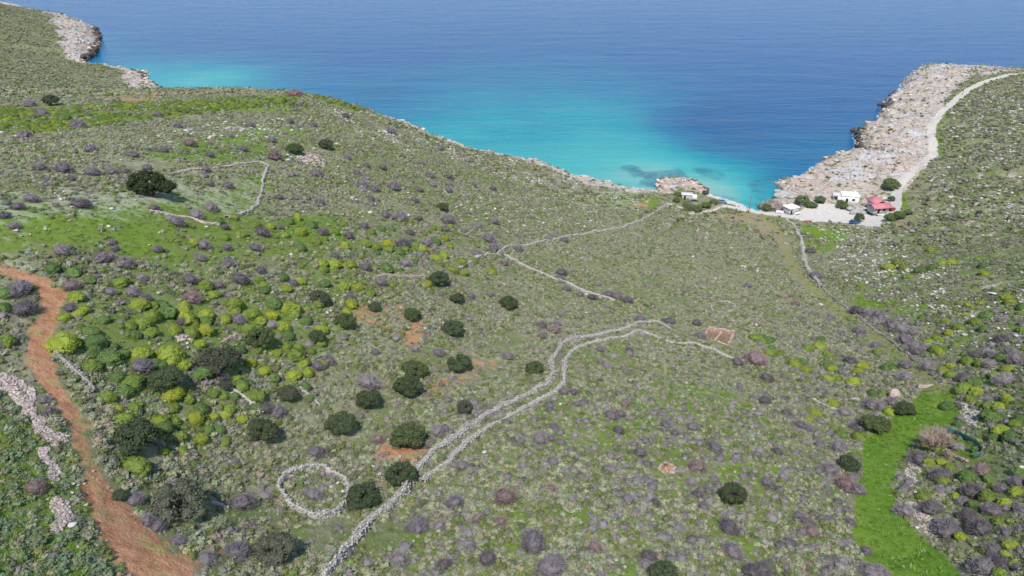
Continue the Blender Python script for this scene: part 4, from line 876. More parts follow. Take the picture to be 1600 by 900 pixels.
TL = """128 315 24,28 320 18,7 335 14,22 349 16,330 320 22,307 330 22,277 343 22,97 388 22,158 399 22,172 399 16,195 407 26,247 386 16,313 398 18,318 379 22,355 383 16,398 383 18,357 408 18,297 433 22,223 430 18,375 431 26,408 420 16,458 438 16,343 443 16,435 305 14,465 307 14,500 313 16,410 359 22,437 353 12,505 359 20,523 397 16,30 447 30,40 477 32,20 457 18,300 460 26,208 453 20,225 462 20,172 453 16,358 460 14,283 498 18,372 495 22,423 503 20,222 568 30,497 567 22,513 558 22,300 572 16,345 585 22,113 443 22,110 477 18,352 353 14,172 377 14,180 387 12,50 308 18,242 323 14,62 260 16,100 260 24,145 265 22,175 265 18,195 265 14,142 230 18,207 238 18,257 232 14,297 222 18,278 195 12,390 193 14,358 210 12,380 230 16,328 240 14,425 217 14,123 193 22,40 208 20,67 175 18,48 160 18,247 177 14,462 143 20,507 147 14,467 162 12,495 267 22,430 240 26,357 287 16,328 285 12,112 277 12,490 193 12,452 187 14,323 263 14,230 258 14,611 202 16,568 162 14,558 268 14,598 260 14,573 257 14,543 243 14,566 283 18,585 292 16,615 288 22,671 272 16,656 295 12,676 285 16,658 252 12,701 295 14,740 288 12,770 293 12,700 273 14,688 230 12,540 180 12,578 307 14,648 310 14,603 333 16,613 335 16,630 338 18,655 340 14,700 340 22,695 355 14,640 360 16,545 365 18,570 350 16,630 377 26,643 375 16,666 377 18,633 407 20,571 415 18,748 350 16,771 342 18,763 368 22,771 383 20,745 392 18,810 385 18,856 370 12,881 372 16,878 382 12,856 335 10,806 343 10,788 408 16,878 423 18,875 432 16,900 428 12,885 448 16,906 457 14,925 462 14,933 440 14,950 457 18,963 459 20,981 466 18,1045 498 18,1000 495 20,846 505 18,866 512 20,846 523 14,871 503 14,685 547 20,648 542 16,793 553 20,796 543 12,938 543 14,938 562 14,950 568 18,983 545 14,986 563 12,935 587 12,575 590 34,586 547 14,548 463 20,596 437 20,766 457 14,736 460 14,876 487 14,685 668 26,588 682 22,723 722 22,843 680 26,865 663 16,861 682 14,816 725 16,953 728 22,955 645 22,970 643 18,975 628 16,901 628 14,881 608 16,896 610 14,966 612 14,790 770 36,710 780 28,653 813 36,686 817 22,781 810 20,746 805 18,860 760 18,833 840 42,761 867 28,860 875 44,930 850 20,1013 863 24,1010 880 20,623 868 30,693 877 26,1063 863 16,1023 782 16,980 777 22,1000 703 22,990 690 16,1040 660 20,1055 673 18,966 668 18,863 717 22,813 687 16,1081 662 22,1116 693 26,1183 708 16,1214 703 18,1194 622 20,1089 723 28,1079 750 18,1089 770 18,1098 787 18,1138 817 32,1144 855 32,1173 888 30,1191 883 26,1234 843 22,1199 750 22,1259 812 24,1266 827 22,1323 793 16,1328 812 16,1296 728 30,1319 752 30,1339 762 22,1311 693 26,1253 660 20,1263 668 14,1343 663 22,1361 628 26,1376 632 20,1394 625 18,1319 640 20,1284 608 16,1229 642 16,1436 712 30,1469 738 32,1411 793 26,1453 788 32,1479 820 36,1528 820 32,1513 803 26,1551 793 26,1519 763 28,1533 730 24,1589 750 20,1563 760 16,1506 780 18,1596 793 18,1536 883 34,1563 877 30,1551 855 24,1591 885 14,1366 888 36,1353 857 16,1266 389 16,1274 427 20,1243 472 14,1168 443 14,1088 502 16,1094 520 20,1128 512 18,1148 520 12,1179 555 34,1153 562 20,1198 587 20,1339 482 22,1356 485 22,1373 488 20,1391 503 22,1409 510 24,1426 517 16,1413 528 20,1434 537 28,1433 548 14,1451 568 24,1343 513 20,1368 535 16,1328 560 18,1414 567 20,1414 585 22,1436 588 12,1523 552 18,1548 552 16,1546 565 20,1569 588 28,1589 557 24,1563 527 18,1504 588 20,1488 563 14,1578 547 18,1461 582 12,1566 497 14,1513 533 12,1414 402 12,1394 483 12,413 633 26,433 637 26,493 700 26,377 780 34,370 855 38,413 770 20,212 777 24,230 807 24,248 817 22,277 840 20,68 620 18,77 640 18,55 758 26,490 768 26,323 868 26"""
TC = [((.165, .145, .155), 'mauve-grey'), ((.12, .106, .112), 'dark mauve'), ((.205, .180, .182), 'pale lilac-grey'), ((.205, .150, .142), 'pinkish brown')]
PINKS = {(790,770),(866,512),(846,523),(588,682),(781,810),(746,805),(930,850),(1179,555),(1319,752),(300,460),(1243,472),(297,222),(462,143),(113,443),(860,760),(1266,827),(975,628),(1533,730),(1089,723),(55,758),(430,240)}
def make_thorns():
    L = parse(TL); L.sort(key=lambda a: -a[2]); items = []; M_ = L[:300]; print('thorns traced', len(L))
    if len(M_) < 300: M_ += sample_px([(640,800),(900,640),(1200,600),(1330,760),(1330,890),(640,890)], 300 - len(M_), (10, 20), list(M_), .9)
    prefetch([(float(a), float(b + .30 * (c * 1.14))) for a, b, c in M_])
    for px, py, w_ in M_:
        k = 3 if (int(px), int(py)) in PINKS else int(rng.choice(3, p=[.5, .28, .22])); c, look = TC[k]; f_ = rng.uniform(.88, 1.12)
        o = put_bush(THORN_P, 'thorn_bush', px, py, w_ * 1.14, tuple(v * f_ for v in c), 1.1, 'leafless thorn bushes dotted over the slopes', 'bush'); items.append((o, px, py, look))
    label_all('leafless bush', items); print('thorns', len(items))
make_trees(); make_spurges(); make_thorns()

# further spurges of the massed band on the crest, past counting
def make_band():
    P = topoly(BAND); n = 2600; x = rng.uniform(P[:, 0].min(), P[:, 0].max(), n * 6); y = rng.uniform(P[:, 1].min(), P[:, 1].max(), n * 6)
    m = inside(x, y, P) & (fbm(x, y, 12, 3, 131) > -.25); x, y = x[m][:n], y[m][:n]; h = height(x, y); n = len(x); print('band', n)
    s = rng.uniform(.4, 1.0, n); ci = rng.choice(3, n, p=[.25, .45, .3]); c = np.array([YC[0][0], YC[1][0], YC[2][0]])[ci] * rng.uniform(.65, 1.0, (n, 1))
    pr = []
    for i in range(4):
        mb = MB(); lump(mb, (0, 0, .15), (1, 1, .75), 2, .12, 3.5, (.2, .7)); D_ = dirs(160, 0); leaves(mb, D_ * [1, 1, .75] + [0, 0, .15], D_, .16, (.4, 1), .6)
        V, F, T = mb.arrays(); pr.append((V, F, T, 0))
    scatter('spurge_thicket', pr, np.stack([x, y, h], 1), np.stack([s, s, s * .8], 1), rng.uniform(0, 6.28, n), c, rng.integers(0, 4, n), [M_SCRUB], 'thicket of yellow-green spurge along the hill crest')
make_band()

# ------------------------------------------------------------------ dry-stone walls
def stones_along(line, width, hgt, step, mb, seed=0, gaps=None, closed=False, base=None):
    """piled irregular stones following the ground; also keeps plants off the footprint"""
    P = np.asarray(line); 
    if closed: P = np.concatenate([P, P[:1]])
    seg = np.linalg.norm(np.diff(P, axis=0), axis=1); cum = np.concatenate([[0], np.cumsum(seg)]); L = cum[-1]
    n = max(2, int(L / step)); s = (np.arange(n) + .5) * L / n
    x = np.interp(s, cum, P[:, 0]); y = np.interp(s, cum, P[:, 1]); dx = np.gradient(x); dy = np.gradient(y); q = np.hypot(dx, dy); nx, ny = -dy / q, dx / q
    wob = .25 * fbm(x, y, 3.5, 2, seed + 3) ; x = x + nx * wob; y = y + ny * wob
    hv = hgt * np.clip(1 + (.3 if closed else .85) * fbm(x, y, 5.5, 3, seed) + .3 * fbm(x, y, 1.6, 2, seed + 5), .2, 1.5); z = height(x, y)
    V0, F0 = ICO[0]; V1, F1 = ICO[1]; cols = max(2, int(round(width / step)))
    # the packed core between the faces
    m_ = len(x); o5 = np.array([-.42, -.25, 0, .25, .42]); prof = np.array([-.1, .62, .82, .62, -.1])
    hh = np.maximum(hv, .02)
    V = np.stack([np.stack([x + nx * o * width, y + ny * o * width, z + p * hh], 1) for o, p in zip(o5, prof)], 1).reshape(-1, 3)
    F = [(i * 5 + k, i * 5 + k + 1, i * 5 + 6 + k, i * 5 + 5 + k) for i in range(m_ - 1) for k in range(4) if hv[i] > .12 * hgt]
    if F: mb.add(V, F, .45)
    for i in range(n):
        if hv[i] < .12 * hgt: continue
        wi = width * rng.uniform(.8, 1.25) * (1 + .35 * math.sin(i * .13 + seed))
        for c in range(cols):
            o = (c + .5) / cols - .5; o += rng.normal(0, .05); top = hv[i] * (1 - .9 * abs(o) ** 1.5) * rng.uniform(.8, 1.15)
            for lv in range(max(1, int(top / (step * .8)))):
                if lv < int(top / (step * .8)) - 1 and abs(o) < .25: continue
                zz = (lv + .5) * top / max(1, int(top / (step * .8)))
                r = step * rng.uniform(.40, .74)
                Vv = V0 * np.array([r, r * rng.uniform(.7, 1.), r * rng.uniform(.5, .85)]) * (1 + .3 * rng.normal(0, .5, (12, 1)))
                a = rng.uniform(0, 6.28); ca, sa = math.cos(a), math.sin(a)
                Vv = np.stack([Vv[:, 0] * ca - Vv[:, 1] * sa, Vv[:, 0] * sa + Vv[:, 1] * ca, Vv[:, 2]], 1)
                cx = x[i] + nx[i] * o * wi + rng.normal(0, .05); cy = y[i] + ny[i] * o * wi + rng.normal(0, .05)
                mb.add(Vv + [cx, cy, z[i] + zz - .05], F0, float(rng.uniform(0, 1)))
    st = max(1, int(.5 / step))
    for i in range(0, n, st): KEEP_OFF.append((float(x[i]), float(y[i]), width * .5 - .08))
def wall(name, pts, width, hgt, step, mat, label, cat='wall', group=None, closed=False, kind=None):
    width *= .62; mb = MB(); stones_along(topoly(pts), width, hgt, step * .9, mb, int(rng.integers(0, 99)), closed=closed)
    return tag(link(name, mb.mesh(name, mat)), label, cat, group, kind or 'thing')
W = 'dry-stone walls crossing the slope'
wall('stone_wall', [(505,915),(515,897),(533,877),(553,847),(576,817),(610,793),(633,770),(643,757),(650,738),(655,728),(680,703),(720,680),(747,660),(780,640),(820,620),(853,603),(863,590),(861,572),(863,560),(876,541),(900,532),(933,526),(967,516),(1000,505),(1022,502),(1034,508),(1047,518)], 1.15, .85, .25, M_WALL, 'long grey dry-stone wall on the left side of the winding walled lane', 'wall', W)
wall('stone_wall', [(660,756),(676,740),(703,720),(733,690),(766,667),(800,648),(833,632),(866,613),(880,600),(881,585),(881,567),(893,548),(916,538),(946,532),(976,526),(996,519),(1016,525),(1040,533),(1066,538),(1086,539),(1113,548),(1146,560),(1178,568)], 1.05, .7, .25, M_WALL, 'lower grey dry-stone wall on the right side of the winding walled lane', 'wall', W)
wall('stone_wall', [(718,421),(733,410),(753,400),(776,397),(793,387),(823,385),(850,377),(873,372),(903,368),(933,362),(976,355),(1000,345),(1023,333),(1036,323),(1043,318)], 1.0, .7, .38, M_WALL, 'long dry-stone wall climbing from the shore across the hillside', 'wall', W)
wall('stone_wall', [(786,399),(800,407),(816,415),(833,423),(860,433),(890,445),(906,454),(933,463),(962,470)], 1.0, .65, .36, M_WALL, 'straight dry-stone wall running diagonally below the long hillside wall', 'wall', W)
wall('stone_wall', [(420,260),(412,277),(408,298),(403,320),(393,330),(380,335),(353,342)], .9, .6, .34, M_WALL, 'dry-stone wall dropping down the right side of the meadow', 'wall', W)
wall('stone_wall', [(420,258),(403,252),(385,255),(367,258),(333,263),(290,268),(262,272)], .8, .35, .36, M_PALE, 'faint tumbled wall crossing above the lone dark tree', 'wall', W)
wall('stone_wall', [(233,333),(250,334),(267,337),(300,342),(320,350),(343,352)], .9, .45, .34, M_PALE, 'low tumbled wall at the foot of the upper meadow', 'wall', W)
wall('stone_wall', [(583,436),(602,432),(625,434),(648,434),(665,433)], 1.0, .5, .32, M_REDST, 'low reddish wall left of the dark tree', 'wall', W)
wall('stone_wall', [(1229,343),(1243,355),(1251,373),(1254,385),(1256,400),(1260,417),(1273,438),(1283,450)], 1.9, .8, .42, M_WALL, 'crooked pale wall descending from the beach beside the grassy path', 'wall', W)
wall('stone_wall', [(1286,452),(1300,463),(1333,487),(1366,515),(1399,540),(1430,560)], .8, .45, .40, M_OLDW, 'overgrown wall following the right side of the grassy path', 'wall', W)
wall('stone_wall', [(1046,318.5),(1059,322),(1074,327),(1092,332),(1112,328),(1122,323),(1131,320)], .7, .8, .36, M_PALE, 'low pale curb wall curving round the shrubs by the beach', 'wall', W)
wall('stone_wall', [(357,605),(370,612),(384,623),(397,637),(407,650)], .8, .55, .28, M_WALL, 'short grey wall stub standing alone in the scrub', 'wall', W)
wall('stone_wall', [(467,607),(484,620),(500,633)], .7, .4, .28, M_WALL, 'short faint wall right of the longer stub', 'wall', W)
wall('stone_wall', [(330,787),(342,791),(355,798)], .8, .5, .27, M_WALL, 'tiny grey wall remnant right of the big grey-green tree', 'wall', W)
wall('stone_wall', [(347,538),(358,531),(374,525)], .8, .55, .28, M_REDST, 'tiny wall stub left of the grey-green tree in the spurges', 'wall', W)
wall('stone_wall', [(88,548),(95,560),(108,572),(122,585),(138,600),(150,616)], .9, .55, .28, M_OLDW, 'overgrown grey wall edging the right side of the red track', 'wall', W)
wall('stone_wall', [(1433,606),(1446,605),(1458,603)], 1.0, .6, .30, M_PALE, 'short pale wall at the head of the bright green field', 'wall', W)
wall('stone_wall', [(1269,625),(1280,631),(1293,636),(1308,642)], .9, .5, .30, M_PALE, 'short pale terrace wall left of the two yellow bushes', 'wall', W)
wall('stone_wall', [(1319,626),(1331,625),(1343,625)], .8, .4, .30, M_PALE, 'smallest pale terrace wall above the mauve bushes', 'wall', W)
wall('stone_wall', [(660,765),(672,775),(690,790),(703,802)], .7, .35, .28, M_OLDW, 'faint wall branching down right from the fork of the walled lane', 'wall', W)
wall('stone_wall', [(1460,697),(1480,705),(1498,716),(1512,724)], .9, .5, .28, M_REDST, 'tan stone wall below the bare twiggy tree', 'wall', W)
wall('stone_ring', [(496,730),(508,732),(515,740),(528,745),(540,750),(545,765),(542,780),(537,791),(526,803),(508,808),(490,808),(474,800),(454,791),(444,777),(437,765),(439,755),(449,746),(466,738),(482,732)], .75, .85, .25, M_WALL, 'big round stone pen with grey bushes growing inside', 'stone pen', closed=True)
_ra = np.linspace(0, 2 * math.pi, 15)[:-1]
wall('stone_ring', [(1130 + 19.5 * math.cos(a), 480 + 8.5 * math.sin(a)) for a in _ra], .5, .42, .24, M_WALL, 'small faint stone ring on the far slope above the ruin', 'stone pen', closed=True)
def heap(pts, n, r, mat, label, name='rubble_heap', group='rubble heaps by the track', hz=.5, cat='rubble'):
    P = topoly(pts); mb = MB(); lo, hi = P.min(0), P.max(0); k = 0; xs = rng.uniform(lo[0], hi[0], n * 8); ys = rng.uniform(lo[1], hi[1], n * 8); m = inside(xs + .5 * fbm(xs, ys, 1.5, 2, 3), ys + .5 * fbm(xs, ys, 1.5, 2, 8), P)
    xs, ys = xs[m][:n], ys[m][:n]; dd = segdist(xs, ys, P, closed=True); z = height(xs, ys)
    for i in range(len(xs)):
        q = r * rng.uniform(.4, 1.1); Vv = ICO[0][0] * np.array([q, q * rng.uniform(.6, 1), q * rng.uniform(.45, .8)]) * (1 + .28 * rng.normal(0, .5, (12, 1)))
        mb.add(Vv + [xs[i], ys[i], z[i] + min(dd[i], 1.0) * hz * .5 * rng.uniform(0, 1.)], ICO[0][1], float(rng.uniform(0, 1)))
    c = P.mean(0)
    for i in range(0, len(xs), 6): KEEP_OFF.append((float(xs[i]), float(ys[i]), .35))
    return tag(link(name, mb.mesh(name, mat)), label, cat, group, 'thing')
heap([(-10,583),(20,588),(42,605),(56,640),(68,665),(105,680),(108,690),(70,692),(52,672),(35,640),(10,612),(-10,605)], 1500, .19, M_PALE, 'longest pale rubble bank along the left side of the track')
heap([(60,698),(80,702),(88,730),(88,762),(78,760),(70,730)], 420, .17, M_PALE, 'middle pale rubble heap between scrub and track')
heap([(84,780),(98,780),(118,805),(112,832),(90,838),(88,812)], 420, .17, M_PALE, 'lowest pale rubble heap left of the track')
heap([(1416,782),(1432,786),(1452,812),(1464,838),(1450,840),(1432,818)], 520, .19, M_PALE, 'pale stone bank on the right edge of the bright green field', group='stone banks by the green field')
heap([(1414,718),(1434,722),(1436,745),(1430,765),(1420,750)], 260, .2, M_WALL, 'grey stone bank below the bare twiggy tree', group='stone banks by the green field')
heap([(1496,630),(1512,626),(1528,645),(1530,662),(1512,664),(1500,648)], 300, .22, M_WALL, 'grey stony clearing beside the large round spurge', group='stone banks by the green field')
heap([(272,520),(300,522),(300,534),(282,536)], 140, .22, M_PALE, 'pale flat slab of broken rock among the spurges', group='loose rock patches')
heap([(462,246),(480,238),(500,244),(510,258),(492,262),(470,258)], 260, .42, M_PALE, 'pinkish rock outcrop on the left slope', name='rock_outcrop', group=None, hz=.8, cat='rocks')
def boulder_at(px, py, r, mat, label, flat=.7, name='boulder'):
    x, y, z, t = (float(q[0]) for q in ray(px, py)); mb = MB(); lump(mb, (0, 0, 0), (r, r * .8, r * flat), 2, .28, 1.3, (.2, .8))
    o = link(name, mb.mesh(name, mat), None, (x, y, z + r * flat * .4)); KEEP_OFF.append((x, y, r)); return tag(o, label, 'rock')
boulder_at(1396, 620, .85, M_PALE, 'big white boulder between mauve bushes above the green field', 1.2)
boulder_at(1530, 333, 1.1, simple('dark_rock', (.03, .03, .035)), 'dark rounded lump on the stony slope at far right')
for q, (px, py, r, lb) in enumerate([(1222,306,3.2,'large grey slab rock at the water edge by the kiosk'),(1236,309,2.4,'smaller grey slab rock just seaward of the kiosk'),(1216,300,1.9,'pale boulder lapped by the sea beside the shrubs')]):
    boulder_at(px, py, r, M_GREYROCK, lb, .4)

# ------------------------------------------------------------------ orange ruin and pit
def ruin():
    x, y, z, t = (float(q[0]) for q in ray(1122, 531)); root = empty('ruined_hut', (x, y, z), 0)
    c = topoly([(1099,526),(1106,520),(1145,530),(1138,540)]) - [x, y]      # four corners on the ground
    ce = c.mean(0); c = c + 0
    tag(root, 'roofless ruin with orange inner walls among mauve bushes', 'ruin')
    names = ['left', 'back', 'right', 'front']
    for i in range(4):
        a, b = c[i], c[(i + 1) % 4]; L = np.linalg.norm(b - a); mb = MB(); n = int(L / .2)
        hh = [.9, 1.15, .9, .6][i]
        for k in range(n):
            p = a + (b - a) * (k + .5) / n; hk = hh * (1 + .14 * math.sin(k * .5 + i))
            if i == 3 and n * .40 < k < n * .62: hk *= .2
            for lv in range(max(1, int(hk / .22))):
                for s_ in (-.14, .14):
                    d_ = (b - a) / L; nn = np.array([-d_[1], d_[0]]) * s_
                    Vv = ICO[0][0] * np.array([.19, .17, .14]) * (1 + .25 * rng.normal(0, .5, (12, 1)))
                    mb.add(Vv + [p[0] + nn[0], p[1] + nn[1], .05 + lv * .22], ICO[0][1], float(rng.uniform(.1, 1)))
        link('wall', mb.mesh('wall', M_ORANGE if i in (1, 3) else M_REDST), root)
    mb = MB(); f = np.array([[*(ce + (q - ce) * .93), .10] for q in c]); mb.add(f, [[0, 1, 2, 3]], .5)
    for k in range(60):
        a = rng.uniform(0, 1, 4); a /= a.sum(); p = (c * a[:, None]).sum(0); mb.add(ICO[0][0] * rng.uniform(.1, .22) * [1, 1, .7] + [p[0], p[1], .15], ICO[0][1], float(rng.uniform(0, 1)))
    link('earth_floor', mb.mesh('earth_floor', wall_mat('brown_earth', (.20, .14, .09))), root)
    mb = MB(); m_ = (c[0] * .38 + c[3] * .0 + c[1] * .0 + c[2] * .62) ; p, q = (c[0] * .45 + c[1] * .0 + c[3] * .55 * 0 + c[2] * .0 + c[3] * .55), (c[1] * .5 + c[2] * .5)
    n = 14
    for k in range(n):
        pp = (c[2] * .55 + c[1] * .45) * 1.0 * (k / n) + (c[3] * .45 + c[0] * .55) * (1 - k / n)
        for lv in range(3): mb.add(ICO[0][0] * np.array([.2, .18, .14]) * (1 + .2 * rng.normal(0, .5, (12, 1))) + [pp[0], pp[1], .1 + lv * .22], ICO[0][1], float(rng.uniform(.2, 1)))
    link('partition_wall', mb.mesh('partition_wall', M_ORANGE), root)
    for k in range(5):
        for j in range(4): KEEP_OFF.append((x + float(c[:, 0].min() + (np.ptp(c[:, 0])) * k / 4), y + float(c[:, 1].min() + np.ptp(c[:, 1]) * j / 3), .9))
ruin()
def pit():
    x, y, z, t = (float(q[0]) for q in ray(1042, 733)); mb = MB()
    for k in range(170):
        a = rng.uniform(0, 6.28); r = rng.uniform(.62, 1.15); mb.add(ICO[0][0] * rng.uniform(.1, .22) * [1, 1, .7] + [r * math.cos(a), r * math.sin(a), rng.uniform(0, .38)], ICO[0][1], float(rng.uniform(0, 1)))
    root = empty('stone_pit', (x, y, z)); link('stone_rim', mb.mesh('stone_rim', M_REDST), root)
    mb = MB()
    for k in range(60):
        a = rng.uniform(0, 6.28); r = rng.uniform(0, .6); mb.add(ICO[0][0] * rng.uniform(.1, .2) * [1, 1, .6] + [r * math.cos(a) + .05, r * math.sin(a) - .05, .12], ICO[0][1], float(rng.uniform(0, 1)))
    link('orange_earth', mb.mesh('orange_earth', wall_mat('orange_earth', (.40, .19, .10))), root); tag(root, 'small pinkish stone pit with orange earth inside', 'pit'); KEEP_OFF.append((x, y, 1.3))
pit()

# ------------------------------------------------------------------ bare tree, netting, plank
def bare_tree():
    x, y, z, t = (float(q[0]) for q in ray(1459, 706)); mb = MB(); wd_ = px_to_m(66, t) / 2; lim = MB()
    for k in range(13):
        a = rng.uniform(0, 6.28); e = rng.uniform(.45, 1.3); d1 = np.array([math.cos(a) * math.cos(e), math.sin(a) * math.cos(e), math.sin(e)]); p0 = np.array([.1 * math.cos(a), .1 * math.sin(a), 0]); p1 = p0 + d1 * wd_ * .45
        lim.tube(p0, p1, .09, .055, 6, .4)
        for j in range(8):
            d2 = d1 + rng.normal(0, .30, 3); d2[2] = abs(d2[2]) * .9; d2 /= np.linalg.norm(d2); p2 = p1 + d2 * wd_ * rng.uniform(.25, .4); s0 = p0 + (p1 - p0) * rng.uniform(.5, 1); mb.tube(s0, p2, .035, .02, 4, float(rng.uniform(.2, .9)))
            for i in range(5):
                d3 = d2 + rng.normal(0, .33, 3); d3[2] += .15; d3 /= np.linalg.norm(d3); p3 = p2 + d3 * wd_ * rng.uniform(.15, .38); mb.tube(s0 + (p2 - s0) * rng.uniform(.4, 1), p3, .02, .009, 3, float(rng.uniform(.3, 1)))
    root = empty('bare_tree', (x, y, z)); m = wall_mat('pinkish_twigs', (.36, .27, .23)); link('limbs', lim.mesh('limbs', m), root); link('twigs', mb.mesh('twigs', m), root)
    tag(root, 'bare pinkish twiggy fig tree beside the bright green field', 'tree'); KEEP_OFF.append((x, y, .8))
bare_tree()
def netting():
    P = topoly([(1478,678),(1490,680),(1503,686),(1516,692),(1527,700),(1532,708),(1527,715),(1518,717)]); seg = np.linalg.norm(np.diff(P, axis=0), axis=1); cum = np.concatenate([[0], np.cumsum(seg)])
    n = 44; s = np.linspace(0, cum[-1], n); x = np.interp(s, cum, P[:, 0]); y = np.interp(s, cum, P[:, 1]); z = height(x, y); o = (float(x.mean()), float(y.mean()), float(z.mean()))
    V = []; F = []; T = []
    for i in range(n):
        sag = .06 * math.sin(i * .9); lean = .12 * math.sin(i * .35)
        for k in range(4): V.append((x[i] - o[0] + lean * k / 3, y[i] - o[1] + .02 * math.sin(i * 2.1 + k), z[i] - o[2] + .03 + (1.0 + sag) * k / 3))
    for i in range(n - 1):
        for k in range(3): F.append((i * 4 + k, i * 4 + 4 + k, i * 4 + 5 + k, i * 4 + 1 + k))
    root = empty('netting_fence', o); me = fast_mesh('netting', V, F, simple('green_netting', (.05, .15, .12), .7, .25, 2.5)); ne = link('netting', me, root)
    sm = ne.modifiers.new('thickness', 'SOLIDIFY'); sm.thickness = .02
    for i in range(0, n, 7):
        mb = MB(); mb.tube((0, 0, -.2), (0, 0, 1.5), .035, .03, 6); link('post', mb.mesh('post', M_BARK), root, (x[i] - o[0], y[i] - o[1], z[i] - o[2]))
    tag(root, 'curved green netting fence round a grassy plot by the bare tree', 'fence')
netting()
def plank():
    x, y, z, t = (float(q[0]) for q in ray(1556, 461)); mb = MB(); mb.box((0, 0, .12), (3.6, .4, .14), -.65); mb.box((0.2, .25, .22), (2.2, .2, .08), -.60)
    tag(link('plank', mb.mesh('plank', simple('weathered_white', (.6, .58, .54))), None, (x, y, z + .15)), 'pale plank lying alone in the scrub at far right', 'plank')
plank()

# ------------------------------------------------------------------ the beach hamlet
WHITE = simple('whitewash', (.76, .74, .71), .8, .08, 1.2); GREYW = simple('grey_render', (.42, .41, .40), .85, .15, 1.5); PINKR = simple('pinkish_red_roof', (.47, .18, .20), .8, .12, 1.); DARKW = simple('dark_opening', (.025, .025, .03), .6); CONC = simple('concrete', (.50, .49, .48), .85, .12, 1.); WOODB = simple('brown_wood', (.16, .09, .06)); REDPOST = simple('maroon_boards', (.16, .04, .045))
def spot(px, py): x, y, z, t = (float(q[0]) for q in ray(px, py)); return x, y, z, t
def piece(name, root, mat, boxes):
    mb = MB()
    for b in boxes: mb.box(*b)
    if name in ('door', 'window', 'shutter', 'chimney'):
        up = 'roof' if name == 'chimney' else 'wall'; root = next((c for c in bpy.data.objects if c.parent == root and c.name.split('.')[0] == up), root)
    o = link(name, mb.mesh(name, mat), root); bv = o.modifiers.new('soft_edges', 'BEVEL'); bv.width = .03; bv.segments = 1; return o
# kiosk with flat white roof
x, y, z, t = spot(1238, 334); k = empty('kiosk', (x, y, z), R(24)); tag(k, 'small flat-roofed white kiosk beside the big grey shrub', 'kiosk')
piece('wall', k, GREYW, [((0, 1.2, 1.25), (4.6, 3.8, 2.5))]); piece('roof', k, WHITE, [((0, 1.2, 2.58), (5.2, 4.4, .16)), ((0, -.94, 2.76), (5.2, .14, .2)), ((0, 3.34, 2.76), (5.2, .14, .2)), ((-2.53, 1.2, 2.76), (.14, 4.1, .2)), ((2.53, 1.2, 2.76), (.14, 4.1, .2))])
piece('roof_tank', k, CONC, [((.2, 1.0, 2.85), (1.1, .9, .4))]); piece('counter', k, WHITE, [((.6, -1.9, .95), (2.6, 1.2, .10)), ((-.6, -1.9, .45), (.12, 1.0, .9)), ((1.8, -1.9, .45), (.12, 1.0, .9))])
piece('door', k, DARKW, [((-1.4, -.71, 1.), (.9, .06, 2.0))]); piece('shutter', k, CONC, [((.8, -.71, 1.5), (1.6, .06, 1.0))])
x, y, z, t = spot(1218, 333); q = empty('bench', (x, y, z), R(-10)); tag(q, 'long white bench left of the kiosk', 'bench')
piece('seat', q, WHITE, [((0, 0, .45), (3.0, .7, .12))]); piece('leg', q, WHITE, [((-1.2, 0, .2), (.25, .6, .4))]); piece('leg', q, WHITE, [((1.2, 0, .2), (.25, .6, .4))]); piece('backrest', q, WHITE, [((0, .38, .72), (3.0, .1, .5))])
# white house with canopy
x, y, z, t = spot(1326, 318); k = empty('white_house', (x, y, z), R(-14)); tag(k, 'white flat-roofed house behind the grey rock pile', 'house')
piece('wall', k, WHITE, [((0.4, 2.6, 1.5), (6.6, 5.0, 3.0))]); piece('roof', k, WHITE, [((.4, 2.6, 3.09), (7.0, 5.4, .18)), ((.4, -.02, 3.27), (7.0, .16, .18)), ((.4, 5.22, 3.27), (7.0, .16, .18)), ((3.82, 2.6, 3.27), (.16, 5.0, .18)), ((-3.02, 2.6, 3.27), (.16, 5.0, .18))])
piece('door', k, DARKW, [((-.9, .08, 1.05), (.95, .06, 2.1))]); piece('window', k, DARKW, [((1.6, .08, 1.7), (1.1, .06, .9))]); piece('canopy', k, CONC, [((-4.6, 3.4, 2.6), (3.0, 3.4, .12))])
for dx, dy in ((-5.9, 1.9), (-5.9, 4.9)): piece('post', k, CONC, [((dx, dy, 1.3), (.14, .14, 2.5))])
piece('side_room', k, WHITE, [((-3.7, .9, 1.1), (1.4, 2.4, 2.2))]); piece('chimney', k, WHITE, [((2.4, 4.2, 3.6), (.5, .5, .85))])
# red-roofed house: two gabled wings
def gable(root, c, L, Wd, eav, ridge, mat, rz=0):
    x0, y0 = c; h = Wd / 2 + .35; l = L / 2 + .35; V = [(-l, -h, eav), (l, -h, eav), (l, 0, ridge), (-l, 0, ridge), (-l, h, eav), (l, h, eav)]
    V += [(a, b, c_ - .12) for a, b, c_ in V]; F = [(0, 1, 2, 3), (3, 2, 5, 4), (7, 6, 9, 8), (8, 9, 10, 11), (0, 6, 7, 1), (4, 5, 11, 10), (0, 3, 9, 6), (3, 4, 10, 9), (1, 7, 8, 2), (2, 8, 11, 5)]
    ca, sa = math.cos(rz), math.sin(rz); V = np.array([(a * ca - b * sa + x0, a * sa + b * ca + y0, c_) for a, b, c_ in V]); mb = MB(); mb.add(V, F, .5)
    for i in range(int(2 * l / .5)):        # standing seams
        xx = -l + .25 + i * .5
        for s_ in (-1, 1):
            a = np.array([xx, s_ * h, eav + .03]); b = np.array([xx, 0, ridge + .03]); f = lambda p: (p[0] * ca - p[1] * sa + x0, p[0] * sa + p[1] * ca + y0, p[2]); mb.tube(f(a), f(b), .035, .035, 4)
    link('roof', mb.mesh('roof', mat), root)
    g = MB(); V = [(sx * L / 2, -Wd / 2, eav - .1) for sx in (-1, 1)] + [(sx * L / 2, Wd / 2, eav - .1) for sx in (-1, 1)]
